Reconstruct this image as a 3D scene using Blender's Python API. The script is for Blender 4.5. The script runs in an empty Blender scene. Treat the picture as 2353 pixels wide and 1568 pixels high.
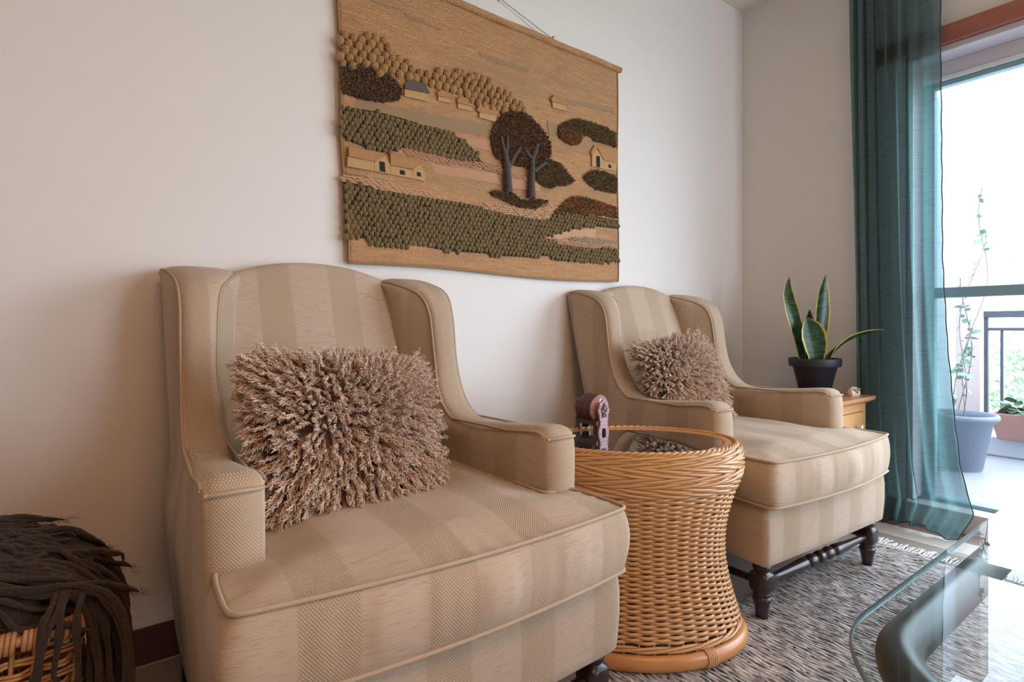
import bpy, bmesh, math, random
import numpy as np
from mathutils import Vector, Matrix, Euler
random.seed(7); rng = np.random.default_rng(7)
PI = math.pi
S = bpy.context.scene
COL = S.collection

# ------------------------------------------------------------------ camera, world, light, exposure
cam_data = bpy.data.cameras.new('camera'); cam = bpy.data.objects.new('camera', cam_data); COL.objects.link(cam)
cam.location = (0, -1.672, 0.85)
cam.rotation_euler = (math.radians(90), 0, math.atan2(0.8, 0.6) - PI/2)
cam_data.sensor_width = 36; cam_data.lens = 36*1262/2353; cam_data.shift_y = -29/2353
cam_data.clip_start = 0.02
S.camera = cam
W = bpy.data.worlds.new('sky'); S.world = W; W.use_nodes = True
bg = W.node_tree.nodes['Background']; bg.inputs[0].default_value = (0.78, 0.88, 1.0, 1); bg.inputs[1].default_value = 10.5
def area(name, loc, rot, sx, sy, power, color, portal=False):
    d = bpy.data.lights.new(name, 'AREA'); d.shape = 'RECTANGLE'; d.size = sx; d.size_y = sy
    d.energy = power; d.color = color
    if portal: d.cycles.is_portal = True
    o = bpy.data.objects.new(name, d); COL.objects.link(o); o.location = loc; o.rotation_euler = rot
    return o
area('door_portal', (3.0, -2.0, 1.02), (0, math.radians(90), 0), 1.9, 2.5, 1, (1, 1, 1), True)
area('added_window_portal', (2.15, -4.3, 1.15), (math.radians(90), 0, 0), 1.1, 1.7, 1, (1, 1, 1), True)  # portal of the added window behind the camera
area('warm_fill_light', (0.3, -2.6, 2.55), (0, 0, 0), 0.9, 0.9, 23, (1.0, 0.50, 0.24))  # added warm fill from above; no ceiling lamp is known here
S.view_settings.view_transform = 'Standard'; S.view_settings.look = 'None'
S.view_settings.gamma = 1; S.view_settings.use_curve_mapping = False
S.view_settings.exposure = 0.12

# ------------------------------------------------------------------ geometry helpers
class Acc:
    """collects polygons into one mesh"""
    def __init__(s): s.v = []; s.f = []; s.n = 0
    def add(s, v, *fs):
        v = np.asarray(v, float).reshape(-1, 3)
        for f in fs:
            f = np.asarray(f, int)
            if f.size: s.f.append(f + s.n)
        s.v.append(v); s.n += len(v); return s
    def mesh(s, name, smooth=True):
        me = bpy.data.meshes.new(name)
        V = np.concatenate(s.v); lo = []; st = []; c = 0
        for f in s.f:
            if f.ndim == 1: f = f[None]
            k = f.shape[1]; lo.append(f.ravel()); st.append(c + np.arange(len(f))*k); c += f.size
        lo = np.concatenate(lo); st = np.concatenate(st)
        me.vertices.add(len(V)); me.vertices.foreach_set('co', V.ravel())
        me.loops.add(len(lo)); me.loops.foreach_set('vertex_index', lo)
        me.polygons.add(len(st)); me.polygons.foreach_set('loop_start', st)
        me.polygons.foreach_set('use_smooth', np.full(len(st), smooth))
        me.update(calc_edges=True); me.validate()
        return me
def link(name, data, parent=None, loc=None, rot=None):
    o = bpy.data.objects.new(name, data); COL.objects.link(o)
    if parent: o.parent = parent
    if loc is not None: o.location = loc
    if rot is not None: o.rotation_euler = rot
    return o
def build(name, acc, mat, parent=None, smooth=True, loc=None, rot=None, fixn=False):
    me = acc.mesh(name, smooth) if isinstance(acc, Acc) else acc
    if fixn:
        bm = bmesh.new(); bm.from_mesh(me); bmesh.ops.recalc_face_normals(bm, faces=bm.faces); bm.to_mesh(me); bm.free()
    if mat and not me.materials: me.materials.append(mat)
    return link(name, me, parent, loc, rot)
def tag(o, label=None, cat=None, group=None, kind=None):
    if label: o['label'] = label
    if cat: o['category'] = cat
    if group: o['group'] = group
    if kind: o['kind'] = kind
    return o
def thing(name, label, cat, loc=(0, 0, 0), rz=0, group=None):
    o = link(name, None, None, loc, (0, 0, rz)); return tag(o, label, cat, group)
def grid_faces(m, n, cu=False, cv=False):
    i = np.arange(m if cu else m-1)[:, None]; j = np.arange(n if cv else n-1)[None]
    a = i*n + j; b = ((i+1) % m)*n + j; c = ((i+1) % m)*n + (j+1) % n; d = i*n + (j+1) % n
    return np.stack(np.broadcast_arrays(a, b, c, d), -1).reshape(-1, 4)
def tubes(P, r, sides=6, closed=False, caps=True, flat=1.0):
    """P (K,N,3) paths, r scalar / (N) / (K,N) -> verts, quads"""
    P = np.asarray(P, float)
    if P.ndim == 2: P = P[None]
    K, N, _ = P.shape
    r = np.broadcast_to(np.asarray(r, float), (K, N))
    T = (np.roll(P, -1, 1) - np.roll(P, 1, 1)) if closed else np.gradient(P, axis=1)
    T /= np.linalg.norm(T, axis=2, keepdims=True) + 1e-12
    ref = np.zeros((K, 1, 3)); mt = np.abs(T).mean(1); ref[np.arange(K), 0, np.argmin(mt, 1)] = 1
    A = np.cross(T, ref)
    if not closed:
        for i_ in range(1, N):
            q_ = A[:, i_-1] - (A[:, i_-1]*T[:, i_]).sum(1, keepdims=True)*T[:, i_]; A[:, i_] = q_/(np.linalg.norm(q_, axis=1, keepdims=True)+1e-12)
    A /= np.linalg.norm(A, axis=2, keepdims=True) + 1e-12
    B = np.cross(T, A)
    a = np.linspace(0, 2*PI, sides, endpoint=False)
    V = P[:, :, None] + r[:, :, None, None]*(np.cos(a)[None, None, :, None]*A[:, :, None] + flat*np.sin(a)[None, None, :, None]*B[:, :, None])
    F = grid_faces(N, sides, closed, True)
    F = (F[None] + (np.arange(K)*N*sides)[:, None, None]).reshape(-1, 4)
    out = [V.reshape(-1, 3), F]
    if caps and not closed:
        c0 = np.arange(sides)[::-1][None] + (np.arange(K)*N*sides)[:, None]
        c1 = np.arange(sides)[None] + (np.arange(K)*N*sides + (N-1)*sides)[:, None]
        out += [c0, c1]
    return out
def tube_acc(*a, **k): return Acc().add(*tubes(*a, **k))
def box(acc, x0, x1, y0, y1, z0, z1):
    v = [(x, y, z) for x in (x0, x1) for y in (y0, y1) for z in (z0, z1)]
    return acc.add(v, [(0, 1, 3, 2), (4, 6, 7, 5), (0, 4, 5, 1), (2, 3, 7, 6), (0, 2, 6, 4), (1, 5, 7, 3)])
def bevel(o, w, seg=3, ang=35):
    m = o.modifiers.new('bevel', 'BEVEL'); m.width = w; m.segments = seg; m.limit_method = 'ANGLE'; m.angle_limit = math.radians(ang)
    return o
def boxo(name, b, mat, parent=None, bev=0.0, kind=None):
    o = build(name, box(Acc(), *b), mat, parent, smooth=False)
    if bev: bevel(o, bev)
    if kind: o['kind'] = kind
    return o
def lathe(acc, prof, n=32, c=(0, 0), ex=1, ey=1, rot=0, caps=True):
    """prof list (r,z)"""
    p = np.array(prof, float); a = np.linspace(0, 2*PI, n, endpoint=False)
    x = p[:, 0, None]*np.cos(a)*ex; y = p[:, 0, None]*np.sin(a)*ey
    X = c[0] + x*math.cos(rot) - y*math.sin(rot); Y = c[1] + x*math.sin(rot) + y*math.cos(rot)
    V = np.stack([X, Y, np.broadcast_to(p[:, 1, None], X.shape)], -1)
    fs = [grid_faces(len(p), n, False, True)]
    if caps: fs += [np.arange(n)[::-1], np.arange(n) + (len(p)-1)*n]
    return acc.add(V.reshape(-1, 3), *fs)
def prism_xz(acc, pts, y0, y1):
    """polygon in the xz plane given thickness y0(front)..y1(back)"""
    n = len(pts); v = [(p[0], y0, p[1]) for p in pts] + [(p[0], y1, p[1]) for p in pts]
    q = [(i, (i+1) % n, (i+1) % n + n, i+n) for i in range(n)]
    return acc.add(v, np.arange(n)[::-1], np.arange(n) + n, q)
def resample(P, n, closed=False):
    P = np.asarray(P, float)
    if closed: P = np.vstack([P, P[:1]])
    d = np.r_[0, np.cumsum(np.linalg.norm(np.diff(P, axis=0), axis=1))]
    s = np.linspace(0, d[-1], n, endpoint=not closed)
    return np.stack([np.interp(s, d, P[:, k]) for k in range(P.shape[1])], -1)
def chaikin(P, it=2, closed=False):
    P = np.asarray(P, float)
    for _ in range(it):
        Q = np.roll(P, -1, 0) if closed else P[1:]
        A = P if closed else P[:-1]
        N = np.empty((2*len(A), P.shape[1])); N[0::2] = .75*A + .25*Q[:len(A)]; N[1::2] = .25*A + .75*Q[:len(A)]
        P = N if closed else np.vstack([P[:1], N, P[-1:]])
    return P
def inpoly(x, y, poly):
    poly = np.asarray(poly); r = np.zeros(np.shape(x), bool); j = len(poly)-1
    for i in range(len(poly)):
        xi, yi = poly[i]; xj, yj = poly[j]
        r ^= ((yi > y) != (yj > y)) & (x < (xj-xi)*(y-yi)/((yj-yi) or 1e-12) + xi); j = i
    return r
def smooth01(x): x = np.clip(x, 0, 1); return x*x*(3-2*x)

# ------------------------------------------------------------------ material helpers
class M:
    def __init__(s, name):
        s.m = bpy.data.materials.new(name); s.m.use_nodes = True; s.t = s.m.node_tree
        s.b = s.t.nodes['Principled BSDF']; s.out = s.t.nodes['Material Output']
    def n(s, kind, **kw):
        nd = s.t.nodes.new(kind)
        for k, v in kw.items():
            if k.startswith('i_'):
                key = k[2:]; key = int(key) if key.isdigit() else key.replace('_', ' ')
                s.put(nd.inputs[key], v)
            else: setattr(nd, k, v)
        return nd
    def put(s, sock, v):
        if isinstance(v, bpy.types.NodeSocket): s.t.links.new(v, sock)
        elif isinstance(v, bpy.types.Node): s.t.links.new(v.outputs[0], sock)
        else:
            if sock.type == 'RGBA' and len(v) == 3: v = (*v, 1)
            sock.default_value = v
    def math(s, op, a, b=0.0, c=0.0):
        nd = s.n('ShaderNodeMath', operation=op); s.put(nd.inputs[0], a); s.put(nd.inputs[1], b); s.put(nd.inputs[2], c); return nd.outputs[0]
    def mix(s, f, a, b, blend='MIX'):
        nd = s.n('ShaderNodeMix', data_type='RGBA', blend_type=blend); s.put(nd.inputs[0], f); s.put(nd.inputs[6], a); s.put(nd.inputs[7], b); return nd.outputs[2]
    def ramp(s, f, stops):
        nd = s.n('ShaderNodeValToRGB'); e = nd.color_ramp.elements
        while len(e) < len(stops): e.new(0.5)
        for k, (p, c) in enumerate(stops):
            e[k].position = p; e[k].color = (*c, 1) if len(c) == 3 else c
        s.put(nd.inputs[0], f); return nd.outputs[0]
    def coord(s, scale=(1, 1, 1), kind='Object', rot=(0, 0, 0)):
        tc = s.n('ShaderNodeTexCoord'); mp = s.n('ShaderNodeMapping'); s.put(mp.inputs[0], tc.outputs[kind]); mp.inputs['Scale'].default_value = scale
        mp.inputs['Rotation'].default_value = rot
        return mp.outputs[0]
    def xyz(s, kind='Object'):
        tc = s.n('ShaderNodeTexCoord'); sp = s.n('ShaderNodeSeparateXYZ'); s.put(sp.inputs[0], tc.outputs[kind]); return sp.outputs
    def noise(s, vec, scale=5, detail=3, rough=.5):
        nd = s.n('ShaderNodeTexNoise'); s.put(nd.inputs['Vector'], vec); nd.inputs['Scale'].default_value = scale
        nd.inputs['Detail'].default_value = detail; nd.inputs['Roughness'].default_value = rough; return nd.outputs[0]
    def bump(s, h, strength=.3, dist=.002):
        nd = s.n('ShaderNodeBump'); nd.inputs['Strength'].default_value = strength; nd.inputs['Distance'].default_value = dist
        s.put(nd.inputs['Height'], h); s.put(s.b.inputs['Normal'], nd.outputs[0]); return nd
    def set(s, **kw):
        for k, v in kw.items(): s.put(s.b.inputs[k.replace('_', ' ')], v)
        return s
def plain(name, col, rough=.6, var=.12, scale=30, bump=0.0, spec=.4, metal=0.0, stretch=(1, 1, 1)):
    m = M(name); v = m.coord(stretch); f = m.noise(v, scale, 4)
    c = m.mix(f, tuple(k*(1-var) for k in col), tuple(min(1, k*(1+var)) for k in col))
    m.set(Base_Color=c, Roughness=rough, Metallic=metal); m.b.inputs['Specular IOR Level'].default_value = spec
    if bump: m.bump(f, bump, .002)
    return m.m

def fabric(name, sa, wa, off=.29, sym=False):
    """upholstery: bands of smooth slub cloth and basket weave; sa stripe axis, wa other axis"""
    m = M(name); c = m.xyz(); a, w = c[sa], c[wa]
    wob = m.math('MULTIPLY', m.math('SUBTRACT', m.noise(m.coord((160, 160, 160)), 1, 2), .5), .006)
    sa_ = m.math('ADD', m.math('ABSOLUTE', a) if sym else a, wob)
    st = m.math('FRACT', m.math('DIVIDE', m.math('ADD', sa_, off+9.5), .19))
    mask = m.math('MULTIPLY', m.ramp(st, [(0, (0, 0, 0)), (.025, (1, 1, 1)), (.44, (1, 1, 1)), (.475, (0, 0, 0))]), 1.0)
    k = 2*PI/.0050
    sx = m.math('SINE', m.math('MULTIPLY', a, k)); row = m.math('FLOOR', m.math('MULTIPLY', w, 1/.0031))
    sx2 = m.math('SINE', m.math('ADD', m.math('MULTIPLY', a, k), m.math('MULTIPLY', row, PI)))
    sw = m.math('ABSOLUTE', m.math('SINE', m.math('MULTIPLY', w, PI/.0031)))
    weave = m.math('MULTIPLY', m.math('ADD', m.math('MULTIPLY', sx2, .5), .5), sw)
    sc = [40, 40, 40]; sc[wa] = 640; sc[sa] = 34
    fine = m.noise(m.coord(tuple(sc)), 1.0, 2)
    thread = m.math('ABSOLUTE', m.math('SINE', m.math('MULTIPLY', w, PI/.0016)))
    slub = m.math('MULTIPLY', m.ramp(fine, [(.54, (0, 0, 0)), (.66, (1, 1, 1))]), .6)
    smooth_c = m.mix(slub, (.515, .398, .298), (.32, .235, .16))
    smooth_c = m.mix(m.math('MULTIPLY', m.noise(m.coord((8, 8, 8)), 1, 2), .25), smooth_c, (.56, .43, .31))
    tex_c = m.mix(weave, (.405, .302, .205), (.59, .458, .335))
    big = m.noise(m.coord((1, 1, 1)), 3.0, 3)
    col = m.mix(mask, smooth_c, tex_c)
    col = m.mix(m.math('MULTIPLY', big, .25), col, (.50, .385, .27), 'MULTIPLY') if False else col
    h = m.math('ADD', m.math('MULTIPLY', mask, weave), m.math('MULTIPLY', m.math('SUBTRACT', 1.0, mask), m.math('ADD', m.math('MULTIPLY', thread, .12), m.math('MULTIPLY', fine, .35))))
    m.bump(h, .55, .0012)
    m.set(Base_Color=col, Roughness=.9); m.b.inputs['Sheen Weight'].default_value = .12; m.b.inputs['Sheen Roughness'].default_value = .5
    m.b.inputs['Specular IOR Level'].default_value = .2
    return m.m
def wood(name, c1, c2, axis=0, rough=.4, scale=1.0):
    m = M(name); s = [30*scale]*3; s[axis] = 2.5*scale
    f = m.noise(m.coord(tuple(s)), 1.0, 5, .6)
    m.set(Base_Color=m.ramp(f, [(.3, c1), (.7, c2)]), Roughness=rough); m.bump(f, .1, .001); return m.m

MAT = {}
def wall_mat(name, col):
    m = M(name); f = m.noise(m.coord((1, 1, 1)), 260, 3); g = m.noise(m.coord(), 2.2, 3)
    c = m.mix(g, tuple(k*.97 for k in col), col); m.set(Base_Color=c, Roughness=.75); m.bump(f, .12, .001)
    m.b.inputs['Specular IOR Level'].default_value = .3; return m.m
MAT['wall'] = wall_mat('painted_plaster', (.80, .765, .73))
MAT['ceiling'] = wall_mat('ceiling_paint', (.82, .80, .77))
MAT['wall_bounce_tint'] = wall_mat('warm_bounce_tint', (.72, .55, .40)); MAT['ceiling'] = wall_mat('ceiling_bounce_tint', (.80, .72, .63))  # unseen walls and ceiling tinted tan to warm the bounced light
MAT['skirting'] = plain('brown_skirting_tile', (.085, .035, .028), .35, .15, 8)
MAT['grout'] = plain('pale_grout', (.36, .31, .28), .9)
def floor_mat():
    m = M('floor_tile'); f = m.noise(m.coord(), 6, 5); g = m.noise(m.coord(), 70, 3)
    c = m.mix(f, (.30, .245, .215), (.38, .32, .285)); c = m.mix(m.math('MULTIPLY', g, .3), c, (.25, .19, .16))
    m.set(Base_Color=c, Roughness=.28); m.bump(g, .04, .001); return m.m
MAT['floor'] = floor_mat()
MAT['floor_dark'] = plain('brown_border_tile', (.17, .095, .08), .3, .15, 9)
MAT['floor_light'] = plain('beige_border_tile', (.56, .50, .45), .35, .08, 9)

# ================================================================== SETTING
XB = 2.85                                  # plane of the window wall
def st(o): o['kind'] = 'structure'; return o
st(boxo('wall_back', (-2.0, XB+.25, 0, .2, 0, 2.6), MAT['wall']))
a = Acc(); box(a, XB, XB+.25, -.78, 0, 0, 2.6); box(a, XB, XB+.25, -3.25, -.78, 2.044, 2.6); box(a, XB, XB+.25, -4.2, -3.25, 0, 2.6)
st(build('wall_right', a, MAT['wall'], smooth=False))
st(boxo('wall_left', (-2.2, -2.0, -4.2, .2, 0, 2.6), MAT['wall_bounce_tint']))
a = Acc(); box(a, -2.0, 1.6, -4.4, -4.2, 0, 2.6); box(a, 2.7, XB+.25, -4.4, -4.2, 0, 2.6); box(a, 1.6, 2.7, -4.4, -4.2, 0, .3); box(a, 1.6, 2.7, -4.4, -4.2, 2.0, 2.6)  # opening added in the unseen wall to let in cool light
st(build('wall_front', a, MAT['wall_bounce_tint'], smooth=False))
a = Acc(); box(a, 1.6, 1.65, -4.36, -4.30, .3, 2.0); box(a, 2.65, 2.7, -4.36, -4.30, .3, 2.0); box(a, 1.65, 2.65, -4.36, -4.30, .3, .35); box(a, 1.65, 2.65, -4.36, -4.30, 1.95, 2.0); box(a, 2.13, 2.17, -4.36, -4.30, .35, 1.95)
st(build('added_window_1', a, MAT['ceiling'], smooth=False))  # unseen window, added to put cool light on the chair fronts
st(boxo('ceiling', (-2.2, XB+.25, -4.4, .2, 2.6, 2.7), MAT['ceiling']))
floor = st(link('floor', None))
a = Acc(); box(a, -2.2, XB+.25, -4.4, .2, -.12, -.003)
build('floor_bed', a, MAT['grout'], floor, smooth=False)
tile_cache = {}
def tile(x0, x1, y0, y1, mat):
    key = (round(x1-x0, 3), round(y1-y0, 3), mat.name)
    if key not in tile_cache:
        me = box(Acc(), 0, x1-x0, 0, y1-y0, -.009, 0).mesh('tile', False); me.materials.append(mat); tile_cache[key] = me
    link('tile', tile_cache[key], floor, (x0, y0, 0))
g = .0015
xb = 2.60; n = 0
for i in range(15):
    for j in range(13):
        x1 = xb - i*.33; x0 = x1 - .33; y1 = -j*.33; y0 = y1 - .33
        if x0 < -2.0 - .3: continue
        tile(x0+g, x1-g, y0+g, y1-g, MAT['floor'])
for j in range(13):
    y1 = -j*.33
    tile(xb+g, 2.745-g, y1-.33+g, y1-g, MAT['floor_light'])
    tile(2.745+g, XB-.002, y1-.33+g, y1-g, MAT['floor_dark'])
# skirting tiles along the back wall
base = st(link('baseboard_back', None))
for i in range(15):
    x1 = XB - .001 - i*.33; x0 = x1 - .33
    if x0 < -2.0: break
    bevel(build('tile', box(Acc(), x0+g, x1-g, -.012, 0, .002, .093), MAT['skirting'], base, smooth=False), .0015, 2)
build('grout_line', tube_acc(np.stack([np.linspace(-2, XB, 60), np.full(60, -.003), .0955+.001*np.sin(np.linspace(0, 90, 60))], -1), .004, 6), plain('caulk', (.62, .56, .50), .8), base)
build('grout_line', tube_acc([(-2, -.013, .0015), (XB, -.013, .0015)], .0022, 6), MAT['grout'], base)
b2 = st(link('baseboard_right', None))
for i in range(2): build('tile', box(Acc(), XB-.012, XB, -.013-.38*(i+1)+g, -.013-.38*i-g, .002, .093), MAT['skirting'], b2, smooth=False)

# wood board above the door
MAT['redwood'] = wood('reddish_wood', (.24, .075, .05), (.40, .15, .10), 1, .45)
st(bevel(boxo('trim_1', (XB-.028, XB+.0, -3.3, -.66, 2.044, 2.118), MAT['redwood']), .004))
MAT['pvc'] = plain('lilac_white_frame', (.60, .57, .60), .45, .04, 4)
MAT['steel_blue'] = plain('blue_grey_aluminium', (.24, .38, .45), .4, .08, 20, metal=.1)
st(boxo('trim_2', (XB, XB+.25, -.80, -.775, .10, 2.05), MAT['pvc']))
st(boxo('trim_3', (XB+.0, XB+.25, -3.26, -.775, 2.02, 2.046), MAT['pvc']))
st(bevel(boxo('trim_4', (XB+.0, XB+.25, -3.25, -.78, 0, .088), plain('pale_sill', (.60, .56, .55), .5, .06, 12)), .004))
# sliding glass door
door = st(link('door_1', None))
boxo('head_box', (2.965, 3.07, -3.2, -.80, 1.955, 2.02), MAT['pvc'], door, .003)
boxo('head_rail', (2.96, 3.04, -3.2, -.80, 1.938, 1.957), plain('pale_rail', (.72, .78, .80), .3), door, .002)
boxo('top_rail', (2.97, 3.01, -3.2, -.80, 1.916, 1.936), MAT['steel_blue'], door, .002)
boxo('bottom_rail', (2.95, 3.03, -3.2, -.80, .088, .104), MAT['steel_blue'], door, .002)
def sym_ior(m, fr, ior):
    g_ = m.n('ShaderNodeNewGeometry'); m.put(fr.inputs[0], m.math('ADD', m.math('MULTIPLY', g_.outputs['Backfacing'], 1/ior-ior), ior))
def glass_mat(name, tint=(.97, .99, 1), ior=1.5, rough=0.0):
    m = M(name); t = m.n('ShaderNodeBsdfTransparent'); t.inputs[0].default_value = (*tint, 1)
    gl = m.n('ShaderNodeBsdfGlossy'); gl.inputs['Roughness'].default_value = rough
    fr = m.n('ShaderNodeFresnel'); sym_ior(m, fr, ior)
    mx = m.n('ShaderNodeMixShader'); m.put(mx.inputs[0], fr); m.put(mx.inputs[1], t); m.put(mx.inputs[2], gl)
    m.put(m.out.inputs[0], mx.outputs[0]); return m.m
MAT['glass'] = glass_mat('window_glass', (.95, .98, 1), 1.3)
for (y0, y1, x) in ((-1.97, -.80, 2.99), (-3.2, -1.93, 3.01)):
    for (ya, yb) in ((y0, y0+.045), (y1-.045, y1)):
        boxo('stile', (x-.02, x+.02, ya, yb, .104, 1.92), MAT['steel_blue'], door, .003)
    boxo('mid_rail', (x-.02, x+.02, y0+.045, y1-.045, .985, 1.030), MAT['steel_blue'], door, .004)
    boxo('pane', (x-.003, x+.003, y0+.045, y1-.045, 1.030, 1.92), MAT['glass'], door)
    boxo('pane', (x-.003, x+.003, y0+.045, y1-.045, .104, .985), MAT['glass'], door)

# ------------------------------------------------------------------ balcony
MAT['ext'] = plain('white_render', (.50, .53, .58), .85, .04, 12)
MAT['extfloor'] = plain('pale_terrace_tile', (.27, .265, .285), .5, .07, 5)
st(boxo('floor_2', (XB+.25, 4.75, -4.4, -.52, -.1, .055), MAT['extfloor']))
st(boxo('wall_balcony_side', (XB+.25, 4.75, -.52, -.40, -.1, 2.3), MAT['ext']))
st(bevel(boxo('trim_5', (4.46, 4.75, -4.4, -.52, .055, .17), MAT['ext']), .01))
col_o = st(boxo('trim_6', (4.56, 4.75, -.645, -.52, .17, 2.3), plain('pinkish_render', (.55, .44, .42), .85, .04, 12)))
MAT['iron'] = plain('dark_blue_iron', (.07, .08, .10), .5, .1, 20)
rail = thing('balcony_railing', 'dark iron railing with vertical bars at the balcony edge', 'railing', (4.665, -2.4, .17))
def rb(name, b): return boxo(name, b, MAT['iron'], rail, .003)
rb('top_rail', (-.025, .025, -1.9, 1.755, .750, .793)); rb('mid_rail', (-.012, .012, -1.9, 1.755, .665, .685)); rb('bottom_rail', (-.012, .012, -1.9, 1.755, .06, .08))
for i in range(30): rb('bar', (-.008, .008, 1.66-.12*i, 1.676-.12*i, .08, .665))
rb('post', (-.015, .015, 1.735, 1.757, 0, .75)); rb('post', (-.015, .015, -1.9, -1.87, 0, .75))
# big plant tub
pt = thing('plant_tub', 'large blue grey plastic plant tub on the balcony behind the curtain edge', 'pot', (3.90, -.705, .055))
a = Acc(); lathe(a, [(.095, 0), (.10, .01), (.145, .27), (.17, .285), (.175, .30), (.17, .315), (.155, .315), (.14, .29), (.12, .24)], 40)
build('tub', a, plain('blue_grey_plastic', (.13, .155, .20), .55, .05), pt)
build('soil', lathe(Acc(), [(.02, .245), (.137, .25)], 24), plain('soil', (.05, .035, .03), .95, .3, 60, .5), pt)
MAT['vine'] = plain('pale_green_leaf', (.16, .26, .19), .6, .3, 40)
MAT['vinestem'] = plain('vine_stem', (.20, .17, .14), .8, .2, 40)
vine = thing('climbing_vine', 'thin climbing vine growing up from the blue grey tub', 'vine', (3.90, -.66, .30))
stem_pts = []
for k in range(4):
    z = np.linspace(0, .55+.3*k, 40); ph = k*1.7
    p = np.stack([.06*k + .10*np.sin(z*3+ph) + .30*z, -.02 + .03*np.sin(z*7+ph), z], -1)
    stem_pts.append(p); build('stem', tube_acc(p, .0028, 5), MAT['vinestem'], vine)
def leaf_mesh(name, mat, L=1, w=.35, bend=.25):
    t = np.linspace(0, 1, 6); hw = w*np.sin(PI*np.clip(t, .02, .98)**.8)
    V = []
    for s in (-1, 0, 1): V.append(np.stack([hw*s, t*L, bend*t*t*-1 + (-.06 if s == 0 else 0)], -1) if False else np.stack([hw*s, t*L, -bend*t*t + (0 if s else -.05)], -1))
    me = Acc().add(np.stack(V, 1).reshape(-1, 3), grid_faces(6, 3)).mesh(name); me.materials.append(mat); return me
vl = leaf_mesh('leaf', MAT['vine'])
for k in range(90):
    p = stem_pts[k % 4][rng.integers(6, 40)]
    o = link('leaf', vl, vine, p, (rng.uniform(-1, 1), rng.uniform(-1, 1), rng.uniform(0, 6.3))); s_ = rng.uniform(.025, .055); o.scale = (s_, s_, s_)
# terracotta troughs on the ledge
MAT['terra'] = plain('terracotta', (.34, .18, .15), .7, .12, 14)
MAT['trleaf'] = plain('geranium_leaf', (.06, .12, .07), .6, .3, 40)
tl = leaf_mesh('leaf', MAT['trleaf'], 1, .5, .1)
for k, (yy, lab) in enumerate(((-.96, 'terracotta flower trough with leafy plants on the balcony ledge nearest the column'), (-1.62, 'terracotta flower trough with leafy plants further right along the balcony ledge'))):
    pl = thing('flower_trough', lab, 'planter', (4.475, yy, .17), 0, 'flower troughs on the balcony ledge')
    a = Acc(); L0, L1 = .20, .235
    v = [(-.06, -L0, 0), (.06, -L0, 0), (.06, L0, 0), (-.06, L0, 0), (-.085, -L1, .16), (.085, -L1, .16), (.085, L1, .16), (-.085, L1, .16), (-.07, -L1+.015, .16), (.07, -L1+.015, .16), (.07, L1-.015, .16), (-.07, L1-.015, .16), (-.065, -L1+.03, .13), (.065, -L1+.03, .13), (.065, L1-.03, .13), (-.065, L1-.03, .13)]
    q = [(3, 2, 1, 0)]
    for r_ in (0, 4, 8): q += [(r_+i, r_+(i+1) % 4, r_+4+(i+1) % 4, r_+4+i) for i in range(4)]
    q += [(12, 13, 14, 15)]
    bevel(build('trough', a.add(v, q), MAT['terra'], pl, smooth=False), .004)
    for i in range(110):
        y_ = rng.uniform(-.2, .2); s_ = rng.uniform(.04, .07); z_ = .14 + rng.uniform(0, .13)*(1-(y_/.26)**2)
        o = link('leaf', tl, pl, (rng.uniform(-.07, .06), y_, z_), (rng.uniform(-.7, .9), rng.uniform(-.7, .7), rng.uniform(0, 6.3))); o.scale = (s_,)*3
# trees beyond
def tree(loc, R, H, lab, mat):
    t = thing('garden_tree', lab, 'tree', loc, 0, 'trees beyond the balcony')
    build('trunk', tube_acc([(0, 0, 0), (.05, .02, H*.5), (0, .05, H)], [.09, .07, .03], 8), MAT['vinestem'], t)
    K = 11000; d = rng.normal(size=(K, 3)); d /= np.linalg.norm(d, axis=1)[:, None]
    lump = 1 + .22*np.sin(d[:, 0]*5+d[:, 2]*4)*np.cos(d[:, 1]*6)
    p = d*(R*lump*rng.uniform(.55, 1, K)**.5)[:, None]*[1, 1, .85] + [0, 0, H]
    u = rng.normal(size=(K, 3)); u /= np.linalg.norm(u, axis=1)[:, None]; w = np.cross(u, rng.normal(size=(K, 3))); w /= np.linalg.norm(w, axis=1)[:, None]
    s_ = rng.uniform(.025, .055, K)[:, None]
    V = np.stack([p-u*s_, p-w*s_*.5, p+u*s_, p+w*s_*.5], 1).reshape(-1, 3)
    o = build('foliage', Acc().add(V, np.arange(4*K).reshape(-1, 4)), mat, t, smooth=False); o['kind'] = 'stuff'
MAT['tree'] = plain('tree_leaf', (.22, .30, .19), .6, .35, 6)
MAT['tree2'] = plain('tree_leaf_pale', (.26, .34, .22), .6, .35, 6)
tree((7.6, -1.0, -3), 1.25, 2.65, 'leafy green tree beyond the railing, nearest the column', MAT['tree'])
tree((9.0, -4.4, -3), 1.7, 2.4, 'leafy pale green tree beyond the railing, farther right', MAT['tree2'])
tree((11.3, .2, -3), 1.6, 2.3, 'leafy pale green tree beyond the railing, farthest behind', MAT['tree2'])
hs = thing('neighbour_house', 'white house wall with sloping roof line across from the balcony', 'house', (13.5, -2.3, -3))
a = Acc(); v = [(0, 3.2, 0), (0, -4.5, 0), (0, -4.5, 5.6), (0, -.9, 7.9), (0, 1.5, 6.4), (0, 3.2, 5.2)]; v += [(4, y, z) for _, y, z in v]
a.add(v, np.arange(6), np.arange(6)[::-1]+6, [(i, i+6, (i+1) % 6+6, (i+1) % 6) for i in range(6)])
build('wall', a, plain('pale_house_render', (.58, .52, .50), .9, .03), hs, smooth=False)
a = Acc()
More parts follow.
